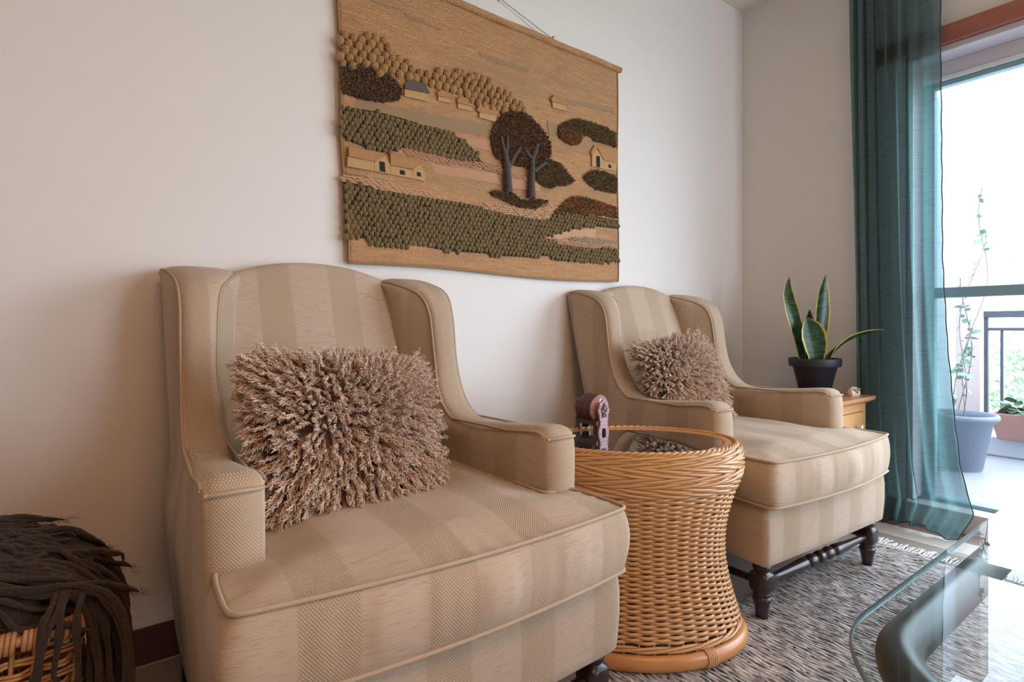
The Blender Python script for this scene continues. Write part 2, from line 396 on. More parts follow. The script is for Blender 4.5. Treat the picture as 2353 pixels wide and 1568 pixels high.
for (y0, z0, y1, z1) in ((3.5, 5.0, -.9, 8.0), (-.9, 8.0, -4.8, 5.5)):
    a.add([(-.3, y0, z0), (4.3, y0, z0), (4.3, y1, z1), (-.3, y1, z1), (-.3, y0, z0+.15), (4.3, y0, z0+.15), (4.3, y1, z1+.15), (-.3, y1, z1+.15)], [(0, 1, 2, 3), (7, 6, 5, 4), (0, 4, 5, 1), (1, 5, 6, 2), (2, 6, 7, 3), (3, 7, 4, 0)])
build('roof', a, plain('pale_roof', (.62, .52, .50), .9), hs, smooth=False)
st(boxo('ground', (XB+.25, 30, -20, 15, -3.1, -3), plain('lawn', (.32, .42, .25), .9)))

# ================================================================== ARMCHAIRS
FX = fabric('upholstery_front', 0, 2); FS = fabric('upholstery_side', 1, 2, .19); FT = fabric('upholstery_seat', 0, 1); FB = fabric('upholstery_back', 0, 2, .16); FA = fabric('upholstery_arm_border', 0, 2, -.296, True)
PIPE = plain('upholstery_piping', (.48, .365, .26), .9, .12, 400, .3)
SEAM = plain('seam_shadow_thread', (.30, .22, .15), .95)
LEG = M('dark_turned_wood'); f_ = LEG.noise(LEG.coord((6, 6, 60)), 3, 4); LEG.set(Base_Color=LEG.ramp(f_, [(.35, (.016, .010, .011)), (.75, (.05, .022, .020))]), Roughness=.3); LEG.bump(f_, .05, .001); LEG = LEG.m
# side panel (arm and wing in one) -------------------------------------------------
prof = np.array([(-.285, .172), (-.287, .35), (-.288, .50), (-.286, .585), (-.278, .606), (-.255, .612), (-.18, .603), (-.08, .592), (0, .586), (.06, .590), (.11, .608), (.150, .645), (.180, .70), (.198, .77), (.206, .84), (.216, .90), (.238, .945), (.275, .968), (.33, .985), (.38, .995), (.405, .997)])
spn = np.array([(.425-(.985-z_)*.25, z_) for z_ in (.172, .22, .28, .34, .38, .42, .46, .50, .55, .60, .65, .70, .75, .80, .85, .89, .925, .95, .97, .982, .985)])
PR = resample(np.hstack([chaikin(prof, 1), chaikin(spn, 1)]), 80)
pr, sp = PR[:, :2], PR[:, 2:]
def xo(y, z): return .382 - .018*np.clip((.42-z)/.25, 0, 1) + (np.interp(y, [-.29, -.15, 0, .12, .22, .30, .43], [.386, .380, .371, .361, .355, .362, .376])-.382)*smooth01((z-.42)/.16)
def xi(y, z): return .296 - .070*smooth01((y-.16)/.24)*smooth01((z-.60)/.08) + .010*smooth01((z-.66)/.1)*smooth01((.3-y)/.1) - .016*smooth01((y+.02)/.12)*smooth01((z-.5)/.08)
def side_mesh(s):
    tn = np.gradient(pr, axis=0); tn /= np.linalg.norm(tn, axis=1)[:, None]; nr = np.stack([-tn[:, 1], tn[:, 0]], -1)   # outward from the profile
    colsx = []; fw_ = smooth01((.602-pr[:, 1])/.014)*(pr[:, 0] < -.25); pe = pr + nr*(-.006*fw_)[:, None]
    ts = np.linspace(1, 0, 9)
    for t in ts:
        q = pe*(1-t) + sp*t; colsx.append(np.stack([xo(q[:, 0], q[:, 1]) + .006*np.sin(PI*t), q[:, 0], q[:, 1]], -1))
    for t in (.02, .07, .15, .27, .4, .5, .6, .73, .85, .93, .98):
        x = xo(*pr.T)*(1-t) + xi(*pr.T)*t; b = .013*(1-(2*t-1)**4)*(1-fw_) + fw_*(-.006+.024*math.sqrt(1-(2*t-1)**2)); q = pr + nr*b[:, None]
        colsx.append(np.stack([x, q[:, 0], q[:, 1]], -1))
    for t in ts[::-1]:
        q = pe*(1-t) + sp*t; colsx.append(np.stack([xi(q[:, 0], q[:, 1]) - .012*np.sin(PI*min(1, t*1.4)), q[:, 0], q[:, 1]], -1))
    V = np.stack(colsx, 1); V[..., 0] *= s
    n = V.shape[1]
    a = Acc().add(V.reshape(-1, 3), grid_faces(len(pr), n, False, True), np.arange(n)[::-1], np.arange(n)+(len(pr)-1)*n)
    return a
def side_pipe(s, f, off=.001):
    x = f(*pr.T); k = pr[:, 1] > .598
    return np.stack([(x + (off if f is xo else -off))*s, pr[:, 0], pr[:, 1]], -1)[k]
# back panel --------------------------------------------------------------
def zt(x): return 1.040 - .042*(np.abs(x)/.225)**2.1
def back_mesh():
    xs = np.linspace(-.262, .262, 33); rows = []
    for x in xs:
        Z = zt(x); bl = .028*(1-(x/.262)**2)
        fz = np.linspace(.40, Z-.03, 16); path = [(.232+(z-.45)*.285-bl*math.sin(min(1, max(0, (z-.40)/(Z-.36)))*PI)**.6, z) for z in fz]
        y_t = path[-1][0]; yb = .437
        for a_ in np.linspace(.15, 1, 7)*PI:
            path.append(((y_t+yb)/2 - math.cos(a_)*(yb-y_t)/2, Z-.03+math.sin(a_)*.03))
        for z in np.linspace(Z-.05, .172, 8): path.append((.232+(z-.172)*.240, z))
        rows.append([(x*(1+.16*smooth01((.97-z)/.10)), y, z) for y, z in path])
    V = np.array(rows); return Acc().add(V.reshape(-1, 3), grid_faces(V.shape[0], V.shape[1]))
# seat rail ---------------------------------------------------------------
def rounded_outline(P, r_it=2, n=140):
    return resample(chaikin(P, r_it, True), n, True)
def rail_mesh():
    P = [(-.342, .19), (-.342, -.26), (-.358, -.30), (-.363, -.428), (-.3612, -.4395), (-.351, -.4412), (0, -.446), (.351, -.4412), (.3612, -.4395), (.363, -.428), (.358, -.30), (.342, -.26), (.342, .19)]
    O = resample(chaikin(P, 2, True), 150, True); rows = []
    for z, e in ((.176, -.022), (.173, -.006), (.178, .0), (.20, .003), (.25, .007), (.30, .007), (.33, .003), (.345, -.004), (.352, -.02), (.353, -.1), (.353, -.3)):
        rr = np.hypot(O[:, 0], O[:, 1]+.1); q = O.copy(); q[:, 0] *= 1+e/rr; q[:, 1] = (q[:, 1]+.1)*(1+e/rr)-.1
        rows.append(np.c_[q, np.full(len(q), z)])
    V = np.stack(rows)[:, ::-1]; return Acc().add(V.reshape(-1, 3), grid_faces(len(rows), 150, False, True), np.arange(150)[::-1])
# T cushion ---------------------------------------------------------------
half = [(0, .235), (.27, .235), (.286, .215), (.287, 0), (.287, -.270), (.291, -.287), (.305, -.293), (.345, -.293), (.362, -.303), (.367, -.36), (.367, -.442), (.362, -.459), (.345, -.465), (.2, -.482), (0, -.490)]
TO = resample(chaikin(half + [(-x, y) for x, y in half[-2:0:-1]], 2, True), 260, True)
def cushion_mesh():
    rows = []; c = np.array([0, -.375]); d = TO - c; L = np.linalg.norm(d, axis=1)
    def ring(e, z): q = c + d*(1+e/L)[:, None]; return np.c_[q, z if np.ndim(z) else np.full(len(q), z)]
    wav = .0030*np.sin(TO[:, 0]*34+.6) + .0020*np.sin(TO[:, 0]*71) + .0011*np.sin(TO[:, 0]*152+1)
    lift = .0
    zt_, zb_ = .480, .362
    fr = smooth01((-TO[:, 1]-.25)/.2)
    zb = zb_ - .008*fr
    for f, dz in ((.0, 0), (.3, 0), (.6, 0), (.85, 0), (.97, 0)): rows.append(np.c_[c + d*f, zb - .004 + 0*L])
    for k in np.linspace(0, 1, 9): rows.append(ring(.016*math.sin(PI*k)**.8 + wav*math.sin(PI*k), zb*(1-k)+(zt_)*k))
    for f in (.985, .96, .92, .86, .78, .68, .56, .44, .32, .2, .1, .0):
        q = c + d*f; dist = np.min(np.linalg.norm(q[:, None]-TO[None, ::4], axis=2), axis=1)
        z = zt_ + .024*smooth01(dist/.13)**.8 + .003*np.sin(q[:, 0]*23)*np.sin(q[:, 1]*19+1)*smooth01(dist/.1)
        rows.append(np.c_[q, z])
    V = np.stack(rows)[:, ::-1]; return Acc().add(V.reshape(-1, 3), grid_faces(len(rows), 260, False, True))
def cushion_pipe(z, e=.003):
    c = np.array([0, -.375]); d = TO - c; L = np.linalg.norm(d, axis=1); q = c + d*(1+e/L)[:, None]
    zz = z - (.008*smooth01((-TO[:, 1]-.25)/.2) if z < .4 else 0)
    return np.c_[q, zz + 0*L]
def sq_ring(h, ch, z):   # chamfered square ring, 16 verts to match lathes
    pts = []
    for k in range(4):
        a_ = k*PI/2; c_, s_ = math.cos(a_), math.sin(a_)
        for (u, v) in ((h, -(h-ch)), (h, -(h-ch)*.3), (h, (h-ch)*.3), (h, h-ch)): pts.append((u*c_-v*s_, u*s_+v*c_, z))
    return pts
def circ_ring(r, z):
    out = []
    for k in range(4):
        for t in (-.36, -.13, .13, .36): a_ = k*PI/2 + t*PI/2*1.0; out.append((r*math.cos(a_), r*math.sin(a_), z))
    return out
def turned_leg(H=.176):
    rows = []
    for r, z in ((.012, 0), (.0165, .001), (.0175, .012), (.0195, .030), (.0225, .046), (.0255, .056), (.0265, .060), (.0255, .0635), (.0225, .0665), (.0215, .069), (.0235, .0715), (.0250, .0745), (.0240, .0775)): rows.append(circ_ring(r, z))
    for h, ch, z in ((.021, .010, .080), (.0262, .009, .087), (.0275, .007, .093), (.0275, .006, .130), (.0262, .009, .137), (.020, .010, .143)): rows.append(sq_ring(h, ch, z))
    for r, z in ((.0195, .1455), (.0235, .149), (.0262, .155), (.0262, .160), (.0235, .166), (.019, .169), (.0175, .172), (.018, H+.01)): rows.append(circ_ring(r, z))
    V = np.array(rows); return Acc().add(V.reshape(-1, 3), grid_faces(len(rows), 16, False, True), np.arange(16)[::-1], np.arange(16)+(len(rows)-1)*16).mesh('leg')
def stretcher_front(L):
    pr_ = [(-.5, .010), (-.46, .0115), (-.2, .0165), (-.105, .0185), (-.082, .0165), (-.078, .010), (-.070, .0165), (-.050, .0205), (-.030, .0165), (-.024, .010), (-.0165, .012), (-.012, .019), (0, .0205), (.012, .019)]
    pr_ = [(-.5*L, .0105), (-.3*L, .014), (-.105, .0190), (-.090, .0185), (-.082, .010), (-.078, .0085), (-.072, .0165), (-.052, .0205), (-.032, .0165), (-.024, .0085), (-.018, .0100), (-.0145, .0180), (0, .0195)]
    pr_ = pr_ + [(-x, r) for x, r in pr_[-2::-1]]
    xs = np.array([p[0] for p in pr_]); rs = np.array([p[1] for p in pr_])
    xx = np.sort(np.r_[xs, (xs[1:]+xs[:-1])/2]); rr = np.interp(xx, xs, rs)
    return tube_acc(np.stack([xx, 0*xx, 0*xx], -1), rr, 16)
ME = {}
def me_of(key, acc, mat, smooth=True, name=None):
    me = acc if isinstance(acc, bpy.types.Mesh) else acc.mesh(name or key, smooth)
    bm = bmesh.new(); bm.from_mesh(me); bmesh.ops.recalc_face_normals(bm, faces=bm.faces); bm.to_mesh(me); bm.free()
    if mat: me.materials.append(mat)
    ME[key] = me; return me
class K: pass
side_multi = {}
def band_mats(me):
    """inner/outer faces use the side stripes, the narrow border uses the front stripes"""
    me.materials.append(FA)
    n = len(me.polygons); nor = np.empty(n*3); me.polygons.foreach_get('normal', nor); nor = nor.reshape(-1, 3)
    me.polygons.foreach_set('material_index', (np.abs(nor[:, 0]) < .6).astype(np.int32)); return me
band_mats(me_of('side_L', side_mesh(-1), FS, name='side_panel')); band_mats(me_of('side_R', side_mesh(1), FS, name='side_panel'))
me_of('back', back_mesh(), FB, name='back_panel'); rme = me_of('rail', rail_mesh(), FX, name='seat_rail')
cme = me_of('cushion', cushion_mesh(), FX, name='seat_cushion'); cme.materials.append(FT)
def up_mats(me):
    n = len(me.polygons); nor = np.empty(n*3); me.polygons.foreach_get('normal', nor); nor = nor.reshape(-1, 3)
    me.polygons.foreach_set('material_index', (np.abs(nor[:, 2]) > .7).astype(np.int32))
up_mats(cme)
legme = me_of('leg', turned_leg(), LEG)
def make_chair(label, loc, rz, cush_rot, cush_off):
    t = thing('armchair', label, 'armchair', loc, rz, 'beige striped wing armchairs')
    bk = link('back_panel', ME['back'], t)
    for s, k in ((-1, 'side_L'), (1, 'side_R')):
        sd = link('side_panel', ME[k], t)
        for f in (xo, xi):
            build('piping', tube_acc(side_pipe(s, f), .0032, 7), PIPE, sd)
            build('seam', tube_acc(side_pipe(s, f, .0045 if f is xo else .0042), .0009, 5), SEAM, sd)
        x0, x1 = xo(-.28, .6)*s, xi(-.28, .6)*s
        k_ = 16; tt = np.linspace(.04, .96, k_)
        p = np.stack([x0+(x1-x0)*tt, -.281-.022*np.sin(PI*tt)**.5, .598+.004*np.sin(PI*tt)], -1)
        build('piping', tube_acc(p, .0034, 7), PIPE, sd)
    rl = link('seat_rail', ME['rail'], t)
    cu = link('seat_cushion', ME['cushion'], t); cu.rotation_euler = (0, 0, cush_rot); cu.location = cush_off
    build('piping', tube_acc(cushion_pipe(.482), .0040, 7, closed=True), PIPE, cu)
    build('piping', tube_acc(cushion_pipe(.362), .0040, 7, closed=True), PIPE, cu)
    for s in (-1, 1):
        lg = link('leg', legme, t, (s*.324, -.402, .010)); lg.scale = (1, 1, .945)
        a = Acc(); rows = []
        for z, y, h in ((.0, .180, .016), (.02, .178, .017), (.10, .170, .019), (.178, .165, .021)):
            rows.append([(s*.340+u*h, y+v*h, z) for u, v in ((-1, -1), (1, -1), (1, 1), (-1, 1))])
        build('leg', a.add(np.array(rows).reshape(-1, 3), grid_faces(4, 4, False, True), (3, 2, 1, 0), (12, 13, 14, 15)), LEG, t, smooth=False, fixn=True)
        build('stretcher', tube_acc([(s*.324, -.38, .112), (s*.325, -.1, .106), (s*.338, .17, .098)], [.0105, .0125, .011], 12), LEG, t)
    build('stretcher', stretcher_front(.60), LEG, t, loc=(0, -.402, .112))
    return t
chair1 = make_chair('beige striped wing armchair nearest the camera, in front of the brown wool throw', (.503, -.447, 0), .015, -.035, (.006, .006, 0))
chair2 = make_chair('beige striped wing armchair between the wicker table and the snake plant', (1.884, -.447, 0), -.055, .02, (-.012, 0, -.004))

# ------------------------------------------------------------------ shaggy cushions
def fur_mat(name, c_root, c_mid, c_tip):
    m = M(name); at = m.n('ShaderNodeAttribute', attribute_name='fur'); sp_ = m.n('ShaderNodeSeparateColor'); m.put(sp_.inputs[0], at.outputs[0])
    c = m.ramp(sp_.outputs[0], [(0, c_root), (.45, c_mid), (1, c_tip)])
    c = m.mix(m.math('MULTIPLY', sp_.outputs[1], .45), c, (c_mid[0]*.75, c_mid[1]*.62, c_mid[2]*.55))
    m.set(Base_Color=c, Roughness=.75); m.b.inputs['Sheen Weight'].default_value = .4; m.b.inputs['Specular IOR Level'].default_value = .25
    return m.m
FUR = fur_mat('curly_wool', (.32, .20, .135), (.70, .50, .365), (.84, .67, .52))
def make_fur(Wd=.35, Hd=.33, T=.055, K=2500):
    # cluster roots on the puffed square, front side mostly
    n_edge = int(K*.14)
    u = rng.uniform(-1, 1, K); v = rng.uniform(-1, 1, K)
    e = rng.random(K) < .18; sd = rng.integers(0, 4, K)
    u = np.where(e & (sd == 0), 1, np.where(e & (sd == 1), -1, u)); v = np.where(e & (sd == 2), 1, np.where(e & (sd == 3), -1, v))
    def surf(u, v):
        pinch = 1 - .05*(u*u*(1-v*v) + v*v*(1-u*u))
        return np.stack([u*Wd/2*pinch, -T*np.clip((1-u**4)*(1-v**4), 0, 1)**.55, v*Hd/2*pinch], -1)
    R = surf(u, v)
    back = rng.random(K) < .12; R[back, 1] *= -1
    nrm = np.stack([u*.35, np.where(back, 1, -1)*np.ones(K), v*.35], -1)
    rad = np.stack([u, 0*u, v], -1)
    rr = np.hypot(u, v)
    D = nrm*(.85-.45*np.clip(rr, 0, 1))[:, None] + rad*(.35+.55*rr)[:, None] + np.array([0, 0, -.28])
    D += .30*np.stack([np.sin(v*5+1), 0*v, np.sin(u*6)], -1)*.5 + rng.normal(0, .24, (K, 3))
    D /= np.linalg.norm(D, axis=1)[:, None]
    L = rng.uniform(.034, .060, K)*(1+.15*rr)
    SUB = 5; N = 12; t = np.linspace(0, 1, N)
    ph = rng.uniform(0, 2*PI, (K, SUB)); sgn = rng.choice([-1, 1], (K, SUB)); ln = rng.uniform(.8, 1.1, (K, SUB))
    A = np.cross(D, rng.normal(size=(K, 3))); A /= np.linalg.norm(A, axis=1)[:, None]; B = np.cross(D, A)
    offa = rng.uniform(0, 2*PI, (K, SUB)); offr = rng.uniform(.0010, .0034, (K, SUB))
    off = offr[..., None]*(np.cos(offa)[..., None]*A[:, None] + np.sin(offa)[..., None]*B[:, None])
    tt = t[None, None]
    base = R[:, None, None] + off[:, :, None]*(1-.55*tt[..., None]) + D[:, None, None]*(L[:, None]*ln)[..., None, None]*tt[..., None]
    base = base + np.array([0, 0, -1])*(.010*tt**2)[..., None]
    amp = (.0008 + .0034*tt**2.0); ang = ph[..., None] + sgn[..., None]*(2.2*PI*tt**1.5 + 3.0*PI*tt**5)
    P = base + amp[..., None]*(np.cos(ang)[..., None]*A[:, None, None] + np.sin(ang)[..., None]*B[:, None, None])
    P = P.reshape(-1, N, 3)
    r = .00175*(1-.40*t) * np.repeat(rng.uniform(.75, 1.25, K), SUB)[:, None]
    vq = tubes(P, r, 3, caps=False)
    me = Acc().add(vq[0], vq[1]).mesh('fur')
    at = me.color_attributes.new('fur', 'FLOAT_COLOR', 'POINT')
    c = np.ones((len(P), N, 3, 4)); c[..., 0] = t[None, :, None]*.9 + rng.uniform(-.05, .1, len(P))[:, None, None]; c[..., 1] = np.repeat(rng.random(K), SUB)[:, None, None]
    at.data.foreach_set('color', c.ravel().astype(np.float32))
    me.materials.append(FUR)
    # pillow body
    g_ = 17; uu, vv = np.meshgrid(np.linspace(-1, 1, g_), np.linspace(-1, 1, g_), indexing='ij')
    Fp = surf(uu.ravel(), vv.ravel()); Bp = Fp.copy(); Bp[:, 1] *= -1; F = grid_faces(g_, g_)
    body = Acc().add(Fp, F).add(Bp, F[:, ::-1]).mesh('pillow'); body.materials.append(plain('cushion_backing', (.24, .165, .13), .95))
    return me, body
FURME, BODYME = make_fur()
def fur_cushion(label, loc, rot, sc=1.0):
    t = link('shaggy_cushion', None, None, loc, rot); tag(t, label, 'cushion', 'shaggy beige cushions on the armchairs'); t.scale = (sc,)*3 if not isinstance(sc, tuple) else sc
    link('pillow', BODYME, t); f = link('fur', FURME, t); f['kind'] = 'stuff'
    return t
def chair_pt(c, p):
    th = c.rotation_euler[2]; return (c.location[0]+p[0]*math.cos(th)-p[1]*math.sin(th), c.location[1]+p[0]*math.sin(th)+p[1]*math.cos(th), p[2])
fur_cushion('curly beige shaggy cushion on the armchair nearest the camera', chair_pt(chair1, (-.070, -.055, .612)), Euler((math.radians(-27), math.radians(4), math.radians(2))))
fur_cushion('curly beige shaggy cushion on the armchair beside the snake plant', chair_pt(chair2, (-.120, .05, .650)), Euler((math.radians(-22), math.radians(-6), math.radians(-4))), .90)

# ================================================================== CURTAIN
def curtain_mat():
    m = M('sheer_teal_cloth'); c = m.xyz()
    sl = m.noise(m.coord((14, 14, 260)), 1, 3, .6); fine = m.noise(m.coord((300, 300, 900)), 1, 2)
    bands = m.ramp(m.noise(m.coord((.3, 1.2, 34)), 1, 2), [(.45, (0, 0, 0)), (.60, (1, 1, 1))])
    col = m.mix(m.ramp(sl, [(.54, (0, 0, 0)), (.64, (1, 1, 1))]), (.105, .125, .135), (.045, .058, .065))
    col = m.mix(m.math('MULTIPLY', bands, .35), col, (.10, .145, .17))
    d = m.n('ShaderNodeBsdfDiffuse'); m.put(d.inputs[0], col); tr = m.n('ShaderNodeBsdfTranslucent'); m.put(tr.inputs[0], m.mix(.6, col, (.20, .42, .40)))
    tp = m.n('ShaderNodeBsdfTransparent'); tp.inputs[0].default_value = (.80, .97, .97, 1)
    m1 = m.n('ShaderNodeMixShader'); m1.inputs[0].default_value = .45; m.put(m1.inputs[1], d.outputs[0]); m.put(m1.inputs[2], tr.outputs[0])
    op = m.math('MULTIPLY', m.math('SUBTRACT', 1.0, m.math('MULTIPLY', fine, .5)), .34)
    m2 = m.n('ShaderNodeMixShader'); m.put(m2.inputs[0], op); m.put(m2.inputs[1], m1.outputs[0]); m.put(m2.inputs[2], tp.outputs[0])
    bp = m.n('ShaderNodeBump'); bp.inputs['Strength'].default_value = .5; bp.inputs['Distance'].default_value = .002; m.put(bp.inputs['Height'], sl)
    m.put(d.inputs['Normal'], bp.outputs[0]); m.put(m.out.inputs[0], m2.outputs[0]); return m.m
CURT = curtain_mat()
ct = thing('curtain', 'sheer teal curtain with horizontal slubs hanging beside the balcony door', 'curtain', (2.79, -.75, 0))
NU, NV = 360, 90
u = np.linspace(0, 1, NU)[:, None]; v = np.linspace(0, 1, NV)[None]         # v: 0 floor, 1 rail
zc = 2.56*v
yl = -.594 - .008*np.sin(v*5) - .02*(1-v)**4
yr = np.interp(zc[0], [0, .11, .28, .50, .77, 1.13, 1.6, 2.56], [-.985, -1.035, -.99, -.962, -.938, -.921, -.918, -.914])[None]
w_ = u**1.45
y = yl + (yr-yl)*w_
fold = np.sin(2*PI*(7.2*u**1.15 + .10*np.sin(v*4+u*7)))
fold2 = np.sin(2*PI*(15*u+.15*np.sin(v*3)) + 2*v)
amp = .031*(1-.75*smooth01((u-.70)/.2)) + .012*smooth01((u-.9)/.1)
x = -.005 + amp*fold + .006*fold2*(1-u) - .055*smooth01((.85-zc)/.85)**1.6*smooth01((u-.30)/.6) - .012
y = y + .010*np.cos(2*PI*(7.2*u**1.15))*(1-u)
x = np.minimum(x, .048) + 0*v
z = zc + .004 + .012*smooth01((.12-zc)/.12)*(1+np.sin(u*9+1))*(1-smooth01((u-.8)/.2))
z = np.where(zc < .25, np.maximum(z, .004), z)
V = np.stack([x+0*y, y+.75, z+0*y], -1)
build('cloth', Acc().add(V.reshape(-1, 3), grid_faces(NU, NV)), CURT, ct)
HEM = plain('dark_hem_thread', (.07, .085, .09), .9)
e = V[-1]; ed = e + np.stack([0*e[:, 0], -.0015+.0012*np.sin(np.arange(NV)*1.3), 0*e[:, 0]], -1)
build('side_hem', tube_acc(chaikin(ed, 1), .0022, 5), HEM, ct)
build('bottom_hem', tube_acc(V[:, 0] + [0, 0, .001], .0025, 5), CURT, ct)
rodt = thing('curtain_rod', 'dark curtain rod above the balcony door', 'curtain rod', (2.79, -2.0, 2.585))
build('rod', tube_acc([(0, -1.4, -.012), (0, 1.5, -.012)], .010, 12), plain('rod_metal', (.1, .09, .09), .4), rodt)
for yy in (1.3, -1.2): build('bracket', box(Acc(), -.008, .06, yy-.01, yy+.01, -.02, .012), MAT['iron'], rodt, smooth=False)

# ================================================================== RUG
def rug_mat():
    m = M('heathered_wool_rug')
    f = m.noise(m.coord((130, 24, 1)), 1, 3, .6); b = m.noise(m.coord((2.2, 1.4, 1)), 1, 3); k = m.noise(m.coord((75, 30, 1)), 1, 2); r_ = m.noise(m.coord((44, 38, 1)), 1.3, 2)
    c = m.ramp(m.math('ADD', m.math('MULTIPLY', f, .8), m.math('MULTIPLY', b, .2)), [(.36, (.06, .058, .065)), (.46, (.20, .195, .20)), (.55, (.50, .47, .46)), (.68, (.74, .70, .68))])
    c = m.mix(m.ramp(k, [(.61, (0, 0, 0)), (.66, (1, 1, 1))]), c, (.035, .033, .045))
    c = m.mix(m.ramp(r_, [(.66, (0, 0, 0)), (.72, (1, 1, 1))]), c, (.23, .11, .085))
    m.set(Base_Color=c, Roughness=.95); m.b.inputs['Sheen Weight'].default_value = .3; m.bump(f, .6, .004); return m.m
RUG = rug_mat(); FR = plain('cream_wool_fringe', (.74, .71, .69), .9, .15, 60)
rugt = thing('woven_rug', 'grey and cream heathered wool rug with white fringe under the second armchair', 'rug', (2.44, -.752, 0), math.radians(-2.2))
nx, ny = 1100, 90; X, Y = np.meshgrid(np.linspace(-2.55, 0, nx), np.linspace(-2.0, 0, ny), indexing='ij')
pitch = .0128; rib = np.abs(np.sin(PI*X/pitch))
lum = .0016*np.sin(X*63+Y*31)+.0014*np.sin(X*27-Y*57+2)+.0015*np.sin(Y*140+np.floor(X/pitch)*2.4)
Z = .0055 + .0055*np.sqrt(rib) + lum*.9
Z[:, [0, -1]] = .001; Z[[0, -1], :] = .001
build('weave', Acc().add(np.stack([X + .002*np.sin(Y*60), Y + .004*np.sin(X*9), Z], -1).reshape(-1, 3), grid_faces(nx, ny)), RUG, rugt)
build('edge_cord', tube_acc([(0.002, -2.0, .006), (0.002, -1, .006), (.002, 0, .006)], .0032, 6), plain('dark_edge_cord', (.12, .115, .13), .9), rugt)
for i in range(190):
    yy = -.006 - i*.0104; N = 9; t = np.linspace(0, 1, N); ln = rng.uniform(.055, .085); dr = rng.uniform(-.30, .22)
    P = []
    for k in range(3):
        ph = k*2.1
        P.append(np.stack([.002 + ln*t, yy + dr*ln*t**1.5*.8 + .0024*(1-.2*t)*np.cos(t*9+ph) + .006*np.sin(t*3+i)*t, .007 + .003*np.sin(t*9+ph)+.004*np.sin(PI*t)*rng.uniform(0, 1)], -1))
    build('tassel', tube_acc(np.array(P), .0019*(1-.35*t)[None], 5), FR, rugt)

# ================================================================== WICKER TABLE
def cane_mat(name, c1, c2):
    m = M(name); f = m.noise(m.coord((20, 20, 60)), 1, 4); g = m.noise(m.coord(), 3, 2)
    c = m.mix(f, c1, c2); m.set(Base_Color=c, Roughness=.36); m.b.inputs['Coat Weight'].default_value = .35; m.b.inputs['Coat Roughness'].default_value = .25; return m.m
CANE = cane_mat('honey_cane', (.50, .245, .085), (.66, .38, .165)); CANE2 = cane_mat('orange_rattan', (.50, .20, .055), (.62, .29, .09))
TC = (1.196, -.656); tb = thing('wicker_side_table', 'honey coloured wicker side table with a waisted body and glass top', 'side table', (*TC, .012))
ROT = math.atan2(-.6, .8); EY = .70
prf = np.array([(.030, .276), (.07, .268), (.11, .255), (.16, .241), (.21, .232), (.26, .230), (.31, .235), (.36, .248), (.40, .262), (.43, .272), (.46, .278), (.485, .276), (.505, .268)])
def Rz(z): return np.interp(z, prf[:, 0], prf[:, 1])
zz_ = np.linspace(.03, .505, 200); _k = np.convolve(np.pad(Rz(zz_), 8, 'edge'), np.ones(17)/17, 'valid')
def Rz(z): return np.interp(z, zz_, _k)
def ell(r, a, z, e=EY):
    x_ = r*np.cos(a); y_ = r*e*np.sin(a); return np.stack([x_*math.cos(ROT)-y_*math.sin(ROT), x_*math.sin(ROT)+y_*math.cos(ROT), z+0*a], -1)
NS = 46; n_ = 46*8; aa = np.linspace(0, 2*PI, n_, endpoint=False)
z0, z1 = .062, .405; rows = 56; dz = (z1-z0)/rows
for i in range(NS):
    a0 = 2*PI*(i+.5)/NS; zz = np.linspace(.02, .50, 26); p = np.array([ell(Rz(z)-.001, np.array([a0]), np.array([z]))[0] for z in zz])
    build('cane_stake', tube_acc(p, .0026, 5), CANE, tb)
for k in range(rows):
    z = z0 + (k+.5)*dz; ph = PI*(k % 2); w = np.cos(NS*aa/1 + PI*0 + ph*1.0)
    w = np.cos(NS/2*aa + ph); r = Rz(z) + .0056*np.sign(w)*np.abs(w)**.9
    build('cane_strand', tube_acc(ell(r, aa, z + .0006*rng.normal()+0*aa), .0047*(1-.10*np.abs(w)), 6, closed=True), CANE, tb)
def twist_band(zlo, zhi, nrow, lean, sr, bulge):
    for k in range(nrow):
        zc_ = zlo + (zhi-zlo)*(k+.5)/nrow
        L = NS*1.0/3.0*(1 if lean > 0 else 1)
        for s_ in range(3):
            ph = 2*PI*s_/3; th = 7*aa*lean*(1 if (k//2) % 2 else -1) + ph
            r = Rz(zc_) + bulge + .0052*np.cos(th); zz = zc_ + .0048*np.sin(th)
            build('cane_strand', tube_acc(ell(r, aa, zz), sr, 6, closed=True), CANE, tb)
twist_band(.408, .505, 8, 1, .0043, .004)
twist_band(.040, .060, 1, -1, .0042, .001)
# top edge rope, flat rattan ring, glass
for s_ in range(3):
    th = 14*2*aa + 2*PI*s_/3; build('rim_strand', tube_acc(ell(.266+.0045*np.cos(th), aa, .5085+.0045*np.sin(th)), .0044, 6, closed=True), CANE, tb)
rg = []
for r_, z_ in ((.262, .500), (.264, .508), (.255, .5125), (.240, .5115), (.229, .5085), (.227, .500)): rg.append(ell(r_, aa, z_+0*aa))
build('rattan_ring', Acc().add(np.array(rg).reshape(-1, 3), grid_faces(6, n_, False, True)), CANE2, tb)
gm = M('dark_mirror_glass'); gm.set(Base_Color=(.035, .028, .024), Roughness=.015, IOR=1.9); gm.b.inputs['Coat Weight'].default_value = 1; gm.b.inputs['Coat Roughness'].default_value = .01
gl = [ell(.2325, aa, .500+0*aa), ell(.2325, aa, .5085+0*aa), ell(.231, aa, .5095+0*aa)]
build('glass_top', Acc().add(np.array(gl).reshape(-1, 3), grid_faces(3, n_, False, True), np.arange(n_)+2*n_), gm.m, tb, smooth=False)
